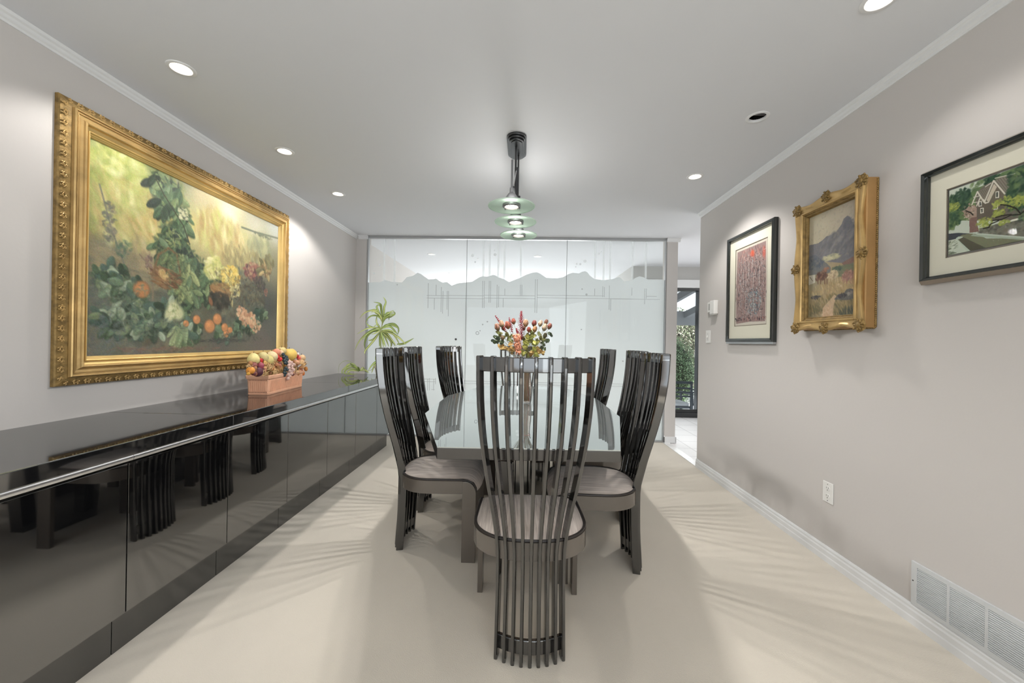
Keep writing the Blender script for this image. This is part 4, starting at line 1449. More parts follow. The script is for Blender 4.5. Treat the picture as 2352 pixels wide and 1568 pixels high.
def rim(ins, z, sc):
    pts = []
    N_ = 24
    cs = [(0, 0), (w, 0), (w, h), (0, h)]
    for s in range(4):
        (ax, ay), (bx, by) = cs[s], cs[(s + 1) % 4]
        nx_, ny_ = {0: (0, 1), 1: (-1, 0), 2: (0, -1), 3: (1, 0)}[s]
        for i in range(N_):
            f = i / N_
            x_ = ax + (bx - ax) * f
            y_ = ay + (by - ay) * f
            k = -scallop(f, 0, 0) * sc
            x_ += nx_ * k
            y_ += ny_ * k
            x_ = w / 2 + (x_ - w / 2) * (w / 2 - ins) / (w / 2)
            y_ = h / 2 + (y_ - h / 2) * (h / 2 - ins) / (h / 2)
            pts.append(Vector((X0 - z, gy0 - x_, gz1 - y_)))
    return pts


b = NB()
rings(b, [rim(0.004, 0.050, 1), rim(0, 0.058, 1), rim(0.001, 0.066, 1), rim(0.006, 0.070, 1), rim(0.018, 0.070, 0.9), rim(0.032, 0.062, 0.6), rim(0.048, 0.062, 0.15), rim(0.052, 0.066, 0), rim(0.060, 0.066, 0), rim(0.064, 0.056, 0)], cap=False)
bmesh.ops.recalc_face_normals(b, faces=b.faces)
rel(obj('swept_frame', b, M['gold'], t, smooth=True))
rel(obj('sight_edge', frame_sweep((X0, gy0, gz1), UR, VD, w, h, [(0.062, 0.060), (0.066, 0.060), (0.072, 0.052), (0.078, 0.052), (0.082, 0.040), (0.082, 0.034)]), M['gold_dark'], t))


def ornament(y, z, s=1.0, seed=0):
    r_ = random.Random(seed)
    b = NB()
    X = X0 - 0.072
    ell(b, (X, y, z), 0.010 * s, 0.016 * s, 0.016 * s, None, 10, 8)
    ell(b, (X + 0.007, y, z), 0.008 * s, 0.034 * s, 0.034 * s, None, 16, 10)
    for k in range(9):
        a = k * 2 * PI / 9
        m3 = Matrix.Rotation(a, 3, 'X')
        ell(b, (X + 0.002, y + 0.021 * s * math.cos(a), z + 0.019 * s * math.sin(a)), 0.007 * s, 0.0115 * s, 0.0070 * s, m3, 8, 6)
    for k in range(7):
        a = k * 2 * PI / 7 + 0.3
        ell(b, (X + 0.003, y + 0.034 * s * math.cos(a), z + 0.032 * s * math.sin(a)), 0.005 * s, 0.006 * s, 0.006 * s, None, 6, 5)
    return b


for (y, z, s) in ((gy0 - 0.022, gz1 - 0.022, 1), (gy1 + 0.022, gz1 - 0.022, 1), (gy0 - 0.022, gz0 + 0.022, 1), (gy1 + 0.022, gz0 + 0.022, 1),
                  ((gy0 + gy1) / 2, gz1 - 0.014, .9), ((gy0 + gy1) / 2, gz0 + 0.014, .9), (gy0 - 0.012, (gz0 + gz1) / 2, .9), (gy1 + 0.012, (gz0 + gz1) / 2, .9)):
    rel(obj('carved_ornament', ornament(y, z, s), M['gold_dark'], t, smooth=True))
cw, chh = w - 0.160, h - 0.160
P = Paint(190, 290, 21, xfR(gy0 - 0.080, gz1 - 0.080, cw, chh, X0 - 0.036))
P.asp = cw / chh
P.grad([(800, 400, (196, 184, 154)), (900, 420, (204, 192, 162)), (1000, 330, (196, 182, 156)), (1160, 260, (186, 172, 150)), (850, 520, (192, 180, 150)), (1150, 380, (182, 170, 152)), (830, 800, (150, 140, 110)), (950, 900, (178, 152, 108)), (1100, 850, (176, 146, 100)), (1000, 1050, (140, 124, 84)), (820, 1050, (146, 130, 94)), (1140, 1050, (110, 102, 72)), (1150, 700, (150, 126, 84))])
P.poly([(785, 590), (800, 575), (870, 560), (905, 535), (930, 510), (960, 503), (1000, 480), (1040, 420), (1052, 385), (1080, 362), (1095, 368), (1115, 410), (1140, 450), (1170, 480), (1170, 640), (1100, 670), (1040, 700), (930, 690), (785, 680)], (116, 114, 118), 1, 4)
P.cluster(1040, 560, .25, .12, 260, .05, [(104, 102, 108), (126, 124, 126), (138, 134, 132), (94, 94, 102), (118, 112, 110)], .5, (.3, .6), ang=2.2)
P.cluster(1090, 430, .05, .06, 50, .03, [(112, 110, 116), (98, 98, 106)], .6)
P.cluster(960, 660, .10, .025, 60, .03, [(196, 188, 140), (176, 172, 130), (206, 198, 156)], .7, (.25, .5), ang=0.1)
P.poly([(785, 690), (800, 660), (850, 640), (880, 665), (930, 700), (960, 730), (960, 770), (785, 790)], (92, 98, 108), .7, 4)
P.cluster(850, 710, .10, .05, 80, .03, [(78, 84, 100), (98, 104, 114), (88, 96, 100)], .6)
P.poly([(1040, 700), (1090, 670), (1170, 625), (1170, 700), (1060, 730)], (128, 92, 84), .9, 3)
P.poly([(970, 730), (1100, 705), (1170, 680), (1170, 790), (960, 800)], (112, 118, 88), .9, 3)
P.cluster(1010, 740, .05, .018, 40, .02, [(66, 84, 74), (84, 100, 80)], .8)
P.poly([(795, 795), (850, 782), (850, 840), (800, 860)], (206, 200, 182), .8)
P.cluster(1000, 880, .30, .07, 260, .03, [(186, 158, 104), (168, 140, 90), (200, 172, 122), (150, 130, 84)], .6, (.15, .35), ang=1.4)
P.cluster(980, 1000, .30, .10, 260, .035, [(150, 126, 80), (118, 106, 66), (170, 142, 96), (96, 92, 62)], .6, (.2, .45), ang=1.2)
P.poly([(900, 1100), (905, 1020), (940, 980), (975, 940), (985, 925), (1000, 935), (985, 990), (975, 1050), (985, 1100)], (206, 170, 134), .85, 4)
P.cluster(935, 1060, .06, .05, 60, .03, [(214, 180, 146), (196, 158, 120)], .6)


def cow(x, y, s, cols):
    P.cluster(x, y, .050 * s, .036 * s, 80, .022 * s, cols, .9, (.4, .8))
    P.cluster(x - 30 * s, y + 18 * s, .018 * s, .020 * s, 20, .014 * s, cols, .9)
    for k in (-26, -10, 16, 30): P.line([(x + k * s, y + 22 * s), (x + k * s, y + 50 * s)], .0085 * s, cols[0], .6)


cow(900, 790, 1.15, [(112, 76, 58), (138, 96, 74), (96, 64, 52)])
cow(978, 780, 1.0, [(196, 172, 132), (212, 190, 150), (170, 142, 106)])
cow(1085, 785, 1.15, [(166, 116, 98), (184, 138, 118), (142, 98, 86)])
P.cluster(930, 745, .03, .02, 24, .016, [(176, 116, 84), (160, 104, 76)], .8)
P.line([(835, 830), (812, 800)], .004, (84, 66, 54), .9)
P.cluster(1015, 860, .05, .016, 30, .018, [(176, 148, 104), (206, 182, 140)], .8)
P.poly([(985, 960), (1010, 925), (1055, 915), (1070, 890), (1095, 880), (1130, 890), (1165, 915), (1165, 950), (1060, 965)], (96, 92, 88), 1, 8)
P.cluster(1040, 935, .05, .018, 50, .016, [(54, 52, 56), (74, 70, 70)], .9)
P.cluster(1110, 915, .05, .018, 40, .018, [(140, 132, 120), (120, 112, 104)], .8)
P.cluster(855, 945, .06, .016, 50, .018, [(74, 70, 72), (96, 90, 86), (60, 60, 60)], .85)
P.cluster(1110, 1050, .14, .05, 120, .03, [(74, 76, 60), (94, 92, 66), (62, 66, 56)], .6, (.2, .4), ang=1.3)
P.cluster(840, 1040, .10, .05, 70, .03, [(110, 100, 68), (90, 88, 60)], .5, (.2, .4), ang=1.3)
P.r.seed(3)
P.cluster(980, 660, .34, .48, 700, .022, [(150, 140, 120), (120, 116, 108), (180, 164, 130), (136, 120, 90)], .16, (.3, .6))
P.cluster(950, 880, .30, .05, 160, .014, [(196, 168, 116), (150, 128, 84), (176, 140, 100)], .6, (.15, .4), ang=1.5)
g_ = P.A.mean(axis=2, keepdims=True)
P.A = g_ + (P.A - g_) * 0.88
rel(P.bake('painted_canvas', (X0 - 0.034, gy0 - 0.079, gz1 - 0.079), (0, -1, 0), (0, 0, -1), w - 0.158, h - 0.158, M['canvas'], t, depth=0.004))

# wide print of a timber house by a stream, cut by the right edge of the photograph
hy0, hy1, hz0, hz1 = 1.742, 0.950, 1.478, 1.962
t = thing('framed_print', 'wide black-framed print of a gabled house by a stream', 'picture', (XR, (hy0 + hy1) / 2, hz0))
w, h = hy0 - hy1, hz1 - hz0
rel(obj('frame_side', frame_sweep((X0, hy0, hz1), UR, VD, w, h, [(0, 0.001), (0, 0.016), (0.013, 0.038)]), M['frame_edge'], t))
rel(obj('frame_face', frame_sweep((X0, hy0, hz1), UR, VD, w, h, [(0.013, 0.038), (0.015, 0.040), (0.024, 0.034), (0.026, 0.026), (0.030, 0.024), (0.030, 0.012)]), M['frame_black'], t))
aw = (1.650, 1.042, 1.575, 1.856)
bmat, bbev = mat_board(hy0 - 0.015, hy1 + 0.015, hz0 + 0.015, hz1 - 0.015, aw, 0.003)
rel(obj('mat_board', bmat, M['mat_board'], t))
rel(obj('mat_bevel', bbev, M['mat_bevel'], t))
ay0, aw_, az1, ah_ = 1.641, 0.590, 1.847, 0.262
Q = (2140, 380, 7.127)
P = Paint(440, 200, 31, xfR(ay0, az1, aw_, ah_, X0 - 0.010, Q))
P.asp = aw_ / ah_
P.A[:] = (196, 204, 192)
# Q-zoom coordinates of the photograph's crop
G1, G2, G3 = [(98, 118, 84), (84, 104, 78), (116, 134, 92)], [(60, 84, 68), (48, 70, 58), (78, 100, 78)], [(150, 160, 84), (170, 176, 96), (132, 146, 80)]
P.poly([(220, 620), (300, 560), (420, 520), (620, 470), (700, 380), (860, 330), (980, 200), (1160, 120), (1300, 60), (1500, 0), (2600, -400), (2600, 900), (220, 900)], (104, 124, 88), 1, 3)
P.cluster(1300, 140, .5, .12, 120, .05, G1, .7)
P.poly([(860, 330), (930, 190), (1040, 120), (1090, 170), (1020, 260), (960, 330)], (58, 84, 66), 1, 3)
P.cluster(980, 220, .09, .10, 60, .035, G2, .9)
P.poly([(720, 580), (750, 430), (860, 330), (1010, 250), (1120, 200), (1380, 140), (1560, 380), (1600, 900), (740, 900)], (112, 106, 98), 1, 2)
P.poly([(1010, 250), (1120, 200), (1500, 90), (1640, 330), (1190, 430)], (132, 126, 116), 1)
P.poly([(752, 425), (980, 330), (860, 560)], (126, 120, 110), 1)
for k in range(12): P.line([(1040 + k * 42, 235 - k * 12), (1190 + k * 42, 430 - k * 12)], .0045, (104, 98, 90), .9)
for k in range(7): P.line([(770 + k * 30, 430 - k * 13), (850 + k * 18, 540 - k * 26)], .004, (102, 96, 88), .8)
P.poly([(870, 600), (900, 560), (1060, 340), (1120, 380), (1200, 470), (1220, 830), (740, 900), (750, 620), (800, 530)], (114, 106, 96), 1)
for k in range(22): P.line([(760 + k * 21, 560 - abs(13 - k) * 2 + 40), (760 + k * 21, 880)], .004, (88, 82, 76), .8)
P.poly([(900, 570), (1020, 300), (1070, 350), (940, 600)], (196, 186, 170), 1)
for pl in ([(865, 600), (1015, 250), (1200, 465)], [(660, 640), (750, 430), (860, 600)], [(740, 660), (800, 520)], [(850, 560), (880, 615), (930, 600)]):
    P.line(pl, .012, (214, 208, 196), 1)
for pl in ([(690, 520), (780, 500)], [(670, 610), (745, 600)], [(1040, 210), (1510, 100)], [(880, 350), (970, 290)]): P.line(pl, .008, (206, 200, 188), 1)
for (x, y, ww, hh) in ((1075, 480, 22, 46), (795, 630, 20, 36), (825, 740, 20, 36), (1050, 670, 28, 46)):
    P.poly([(x - ww - 7, y - hh - 6), (x + ww + 7, y - hh - 14), (x + ww + 7, y + hh), (x - ww - 7, y + hh + 8)], (222, 218, 206), 1)
    P.poly([(x - ww + 4, y - hh + 6), (x + ww - 4, y - hh), (x + ww - 4, y + hh - 12), (x - ww + 4, y + hh - 6)], (92, 94, 88), 1)
P.poly([(620, 860), (740, 820), (740, 930), (780, 1080), (620, 1100)], (130, 104, 98), 1, 6)
P.poly([(500, 700), (700, 640), (740, 700), (740, 840), (560, 860)], (172, 146, 136), .9, 6)
P.cluster(330, 760, .09, .26, 260, .045, G1 + G2, .9)
P.cluster(500, 560, .12, .16, 130, .045, G2, .9)
P.cluster(360, 680, .08, .08, 50, .03, G3, .85)
P.cluster(330, 900, .12, .14, 130, .045, G1 + G2[:1], .85)
P.cluster(600, 760, .08, .12, 60, .02, [(176, 148, 138), (84, 84, 70), (200, 186, 170)], .8)
P.poly([(780, 1030), (1120, 940), (1560, 860), (2600, 700), (2600, 1240), (1560, 1180), (780, 1100)], (120, 120, 110), 1, 4)
P.cluster(1330, 1030, .5, .10, 240, .035, [(104, 104, 96), (138, 138, 126), (92, 92, 84), (126, 120, 108)], .8, (.5, .9))
P.poly([(1120, 940), (1560, 820), (1560, 850), (1180, 950)], (222, 222, 206), 1)
P.poly([(230, 1120), (430, 1100), (640, 1110), (640, 1130), (420, 1190), (230, 1250)], (74, 78, 84), 1, 3)
P.poly([(640, 1110), (1560, 1180), (2600, 1240), (2600, 1600), (560, 1480), (420, 1190), (500, 1130)], (124, 126, 104), 1, 2)
P.poly([(680, 1100), (1560, 1165), (2600, 1200), (2600, 1240), (1560, 1190), (900, 1190)], (188, 198, 186), 1)
P.poly([(640, 1150), (1000, 1180), (1560, 1220), (1560, 1190), (680, 1120)], (164, 176, 160), .9)
P.poly([(430, 1190), (520, 1170), (900, 1350), (640, 1410), (580, 1380)], (94, 92, 80), 1)
P.poly([(400, 1190), (440, 1160), (520, 1160), (500, 1180), (430, 1210), (640, 1400), (590, 1420)], (186, 198, 184), 1)
P.poly([(220, 1240), (410, 1200), (590, 1410), (400, 1460), (220, 1490)], (196, 204, 190), 1)
P.poly([(220, 1250), (330, 1240), (260, 1330), (330, 1350), (260, 1400), (420, 1420), (220, 1490)], (104, 112, 96), .9)
P.cluster(320, 1330, .09, .10, 60, .035, [(214, 218, 204), (110, 118, 100), (150, 160, 140)], .7, (.15, .3), ang=-.2)
P.cluster(1500, 440, .17, .22, 200, .04, G2 + G1[:1], .92)
P.cluster(1330, 400, .06, .08, 40, .03, G2, .9)
P.cluster(1480, 130, .16, .12, 90, .045, G2, .9)
P.cluster(1950, 300, .45, .45, 420, .06, G2 + G1, .9)
for (x, y, rx, ry, n) in ((1190, 570, .07, .05, 40), (1380, 600, .12, .08, 70), (1090, 780, .08, .05, 50), (860, 940, .10, .08, 70), (1060, 640, .05, .05, 30), (1480, 580, .10, .06, 50), (1180, 930, .06, .03, 30)):
    P.cluster(x, y, rx, ry, n, .028, G3, .9)
for pl in ([(1560, 700), (1450, 800), (1300, 810), (1150, 880), (1000, 900)], [(1450, 780), (1380, 700), (1240, 650), (1130, 640)], [(1300, 800), (1150, 820), (1050, 850)], [(1100, 900), (960, 960), (940, 1010), (850, 1030)], [(560, 740), (640, 770), (680, 810)]):
    P.line(pl, .011, (52, 50, 46), .95)
rel(P.bake('print_sheet', (X0 - 0.0100, ay0, az1), (0, -1, 0), (0, 0, -1), aw_, ah_, M['print'], t, depth=0.001))
rel(obj('picture_glass', box(NB(), X0 - 0.0180, X0 - 0.0165, hy1 + 0.02, hy0 - 0.02, hz0 + 0.02, hz1 - 0.02), M['pane_thin'], t))

# ------------------------------------------------------------------ wall plates and vent
t = thing('thermostat', 'white wall thermostat between the opening and the small print', 'thermostat', (XR, 3.605, 1.483))
ty = 3.605
b = box(NB(), -0.022, -0.0005, 0.012, 0.092, 0.022, 0.115)
obj('display_body', b, M['plastic'], t, bevel=0.003)
obj('display', box(NB(), -0.0228, -0.0222, 0.024, 0.070, 0.040, 0.100), simple('display_grey', (168, 166, 160), 0.3, noise=((8, 8, 8), 0.05, 2)), t)
obj('sensor_body', box(NB(), -0.040, -0.0005, -0.068, 0.010, 0.000, 0.122), M['plastic'], t, bevel=0.005)
obj('sensor_lip', box(NB(), -0.034, -0.0005, -0.050, 0.018, -0.008, 0.004), M['plastic'], t, bevel=0.003)

t = thing('light_switch', 'white light switch plate low beside the wall opening', 'light switch', (XR, 3.708, 1.222))
obj('plate', box(NB(), -0.006, -0.0005, -0.045, 0.045, 0, 0.118), M['plastic'], t, bevel=0.002)
obj('rocker', box(NB(), -0.010, -0.006, -0.017, 0.017, 0.025, 0.093), simple('switch_rocker', (214, 212, 208), 0.4, noise=((9, 9, 9), 0.03, 2)), t, bevel=0.002)
b = NB()
for z in (0.012, 0.106): lathe(b, [(0.0025, -0.0005), (0.0025, 0.0008), (0.0, 0.001)], (0, 0, 0), 8)
b.free()
obj('toggle', box(NB(), -0.018, -0.010, -0.004, 0.004, 0.052, 0.070), M['plastic'], t, bevel=0.001)

t = thing('wall_outlet', 'white electrical outlet plate low on the right wall', 'outlet', (XR, 2.252, 0.330))
obj('plate', box(NB(), -0.006, -0.0005, -0.036, 0.036, 0, 0.115), M['plastic'], t, bevel=0.002)
for zc in (0.036, 0.079):
    r_ = obj('receptacle', prism(NB(), [(0.017 * math.cos(a * PI / 12), zc + 0.0145 * max(-0.86, min(0.86, math.sin(a * PI / 12)))) for a in range(24)], -0.0075, -0.006, 'x'), M['plastic'], t)
    b = NB()
    box(b, -0.0079, -0.0074, -0.0075, -0.0055, zc, zc + 0.009)
    box(b, -0.0079, -0.0074, 0.0055, 0.0075, zc, zc + 0.009)
    prism(b, [(0.0026 * math.cos(a * PI / 6), zc - 0.008 + 0.0026 * math.sin(a * PI / 6)) for a in range(12)], -0.0079, -0.0074, 'x')
    obj('socket_slots', b, M['socket'], r_)
b = NB()
for z in (0.012, 0.103): prism(b, [(0.0028 * math.cos(a * PI / 6), z + 0.0028 * math.sin(a * PI / 6)) for a in range(12)], -0.0068, -0.006, 'x')
obj('screw', b, M['grey_metal'], t)

vy1, vy0, vz0, vz1 = 1.772, 1.082, 0.0855, 0.274
t = thing('air_vent', 'white louvred return air vent above the right baseboard', 'air vent', (XR, (vy0 + vy1) / 2, vz0))
oy = t.location.y
nsec = 5
bd = 0.024
bar = 0.010
sw = ((vy1 - vy0) - 2 * bd - (nsec - 1) * bar) / nsec
b = NB()
box(b, -0.008, -0.0005, vy0 - oy, vy1 - oy, 0, 0.020)
box(b, -0.008, -0.0005, vy0 - oy, vy1 - oy, vz1 - vz0 - 0.020, vz1 - vz0)
box(b, -0.008, -0.0005, vy0 - oy, vy0 - oy + bd, 0.020, vz1 - vz0 - 0.020)
box(b, -0.008, -0.0005, vy1 - oy - bd, vy1 - oy, 0.020, vz1 - vz0 - 0.020)
ye = vy1 - oy - bd
for k in range(nsec - 1):
    ye -= sw
    box(b, -0.0078, -0.0005, ye - bar, ye, 0.020, vz1 - vz0 - 0.020)
    ye -= bar
obj('vent_frame', b, M['vent'], t)
obj('duct_backing', box(NB(), -0.0012, -0.0004, vy0 - oy + 0.01, vy1 - oy - 0.01, 0.012, vz1 - vz0 - 0.012), M['vent_dark'], t)
ye = vy1 - oy - bd
zn = 19
zh = (vz1 - vz0 - 0.040) / zn
for k in range(nsec):
    b = NB()
    for q in range(zn):
        z = 0.020 + zh * (q + 0.18)
        prism(b, [(-0.0076, z), (-0.0068, z + 0.0012), (-0.0016, z + 0.0060), (-0.0022, z + 0.0048)], ye - sw, ye, 'y') if False else None
        v = [b.verts.new(p) for p in ((-0.0078, ye - sw, z), (-0.0078, ye, z), (-0.0016, ye, z + 0.0052), (-0.0016, ye - sw, z + 0.0052), (-0.0078, ye - sw, z + 0.0014), (-0.0078, ye, z + 0.0014), (-0.0016, ye, z + 0.0062), (-0.0016, ye - sw, z + 0.0062))]
        for f in ((0, 1, 2, 3), (4, 7, 6, 5), (0, 4, 5, 1), (3, 2, 6, 7), (0, 3, 7, 4), (1, 5, 6, 2)): b.faces.new([v[i] for i in f])
    bmesh.ops.recalc_face_normals(b, faces=b.faces)
    obj('louvre_bank', b, M['vent'], t)
    ye -= sw + bar
b = NB()
prism(b, [(vy1 - oy - 0.008 + 0.003 * math.cos(a * PI / 6), 0.105 + 0.003 * math.sin(a * PI / 6)) for a in range(12)], -0.0088, -0.008, 'x')
obj('screw', b, M['socket'], t)


# ------------------------------------------------------------------ reading positions off the photograph for the still lifes
def ray_y(u, v, Y):
    u, v = u - 1176, v - 784
    c, s = math.cos(0.0171), math.sin(0.0171)
    a, b_ = c * u + s * v, -s * u + c * v
    d = (a / 900, 1, -b_ / 900)
    c, s = math.cos(0.0281), math.sin(0.0281)
    dx, dy = c * d[0] - s, s * d[0] + c
    t_ = Y / dy
    return Vector((dx * t_, Y, H + d[2] * t_))


def ray_x(u, v, X):
    y, z = inv_x(u, v, 0, 0, 1, X)
    return Vector((X, y, z))


# ------------------------------------------------------------------ pink planter of dried fruit on the sideboard
ZT = 0.8107
PC = Vector((-1.826, 2.872, ZT))
PA = R(6.9)
t = thing('planter', 'pink terracotta trough planter on the black sideboard', 'planter', PC, PA)
clay = simple('pink_terracotta', (226, 172, 140), 0.6, noise=((14, 14, 14), 0.10, 5), bump=((90, 90, 90), 0.2, 0.002))
clay_d = simple('dark_clay', (128, 84, 66), 0.8)
b = NB()


def rect(hx, hy, z, ch=0.02):
    return [(-hx + ch, -hy, z), (hx - ch, -hy, z), (hx, -hy + ch, z), (hx, hy - ch, z), (hx - ch, hy, z), (-hx + ch, hy, z), (-hx, hy - ch, z), (-hx, -hy + ch, z)]


rings(b, [rect(.066, .258, 0, .008), rect(.068, .260, .004, .008), rect(.069, .261, .014, .008), rect(.066, .258, .018, .008), rect(.072, .264, .105, .008), rect(.078, .270, .112, .008), rect(.080, .272, .130, .008), rect(.078, .270, .136, .008), rect(.070, .262, .136, .008), rect(.064, .256, .095, .008)])
bmesh.ops.recalc_face_normals(b, faces=b.faces)
obj('trough', b, clay, t)
b = NB()
for i in range(34):
    y = -.245 + .49 * i / 33
    for sx in (-1, 1):
        rings(b, [[(sx * (.0665 + dz * .068), y - .0035, .022 + dz), (sx * (.0705 + dz * .068), y - .002, .022 + dz), (sx * (.0705 + dz * .068), y + .002, .022 + dz), (sx * (.0665 + dz * .068), y + .0035, .022 + dz)] for dz in (0, .074)])
for i in range(9):
    x = -.05 + .10 * i / 8
    for sy in (-1, 1):
        rings(b, [[(x - .0035, sy * (.2585 + dz * .068), .026 + dz), (x - .002, sy * (.2625 + dz * .068), .026 + dz), (x + .002, sy * (.2625 + dz * .068), .026 + dz), (x + .0035, sy * (.2585 + dz * .068), .026 + dz)] for dz in (0, .066)])
bmesh.ops.recalc_face_normals(b, faces=b.faces)
obj('fluting', b, clay, t)
b = NB()
for i in range(12):
    x = -.055 + .11 * i / 11
    box(b, x - .002, x + .002, -.2655, -.262, .098, .104)
    box(b, x - .002, x + .002, -.2625, -.2600, .017, .022)
obj('pierced_holes', b, clay_d, t)
b = NB()
r_ = random.Random(2)
rs = []
for j in range(9):
    f = -1 + 2 * j / 8
    row = []
    for i in range(19):
        g = -1 + 2 * i / 18
        hz = 0.118 + 0.105 * (1 - abs(f) ** 3) * (1 - abs(g) ** 6) * (0.72 + 0.25 * math.sin((g + 0.35) * 2.0)) + r_.uniform(-.006, .006)
        row.append((f * .063, g * .255, hz))
    rs.append(row)
rings(b, rs, cap=False, closed=False)
bmesh.ops.recalc_face_normals(b, faces=b.faces)
obj('straw_bed', b, simple('straw', (186, 150, 96), 0.9, noise=((60, 60, 60), 0.35, 5), bump=((80, 80, 80), 0.8, 0.01)), t, kind='stuff')


def fz(zx, zy, lift=0.0):
    """point on the face of the fruit heap (zoomed crop coordinates of the planter)"""
    u, v = 540 + zx / 10.455, 780 + zy / 10.455
    X = -1.765 - lift
    p = ray_x(u, v, X)
    X -= 0.12 * (p.y - 2.87)
    X -= max(0, (p.z - 0.98)) * 0.35
    return ray_x(u, v, X)


FG = 'dried fruit heaped in the pink planter'


def fruit_thing(name, cat, label, zx, zy, r, col, shape=(1, 1, 1), stem=True, rough=0.55, lift=0.0, spots=0.12):
    p = fz(zx, zy, lift)
    rr = r / 10.455 / 900 * p.length * 1.06
    t = thing(name, label, cat, p, random.Random(zx).uniform(0, 3), FG)
    b = NB()
    prof = []
    for i in range(13):
        a = -PI / 2 + PI * i / 12
        rad = math.cos(a) * rr * shape[0] * (1 + shape[2] * 0.0 - (0.18 * (1 if name == 'pear' else 0)) * math.sin(a))
        z = math.sin(a) * rr * shape[1]
        if name in ('apple', 'plum') and i > 10: z -= rr * 0.12 * (i - 10)
        prof.append((max(rad, 0.0004), z))
    lathe(b, prof, n=20)
    b.transform(Matrix.Rotation(random.Random(zx + 1).uniform(-.6, .6), 4, 'X') @ Matrix.Rotation(random.Random(zx + 2).uniform(-.6, .6), 4, 'Y'))
    m_ = simple('fruit_%d_%d_%d' % col, col, rough, noise=((40, 40, 40), spots, 3))
    obj('flesh', b, m_, t, smooth=True)
    if stem:
        b = tube(NB(), [(0, 0, rr * shape[1] * 0.8), (0.002, 0.001, rr * shape[1] + 0.008)], 0.0016, 6)
        obj('stem', b, simple('fruit_stem', (92, 70, 48), 0.8), t)
    return t


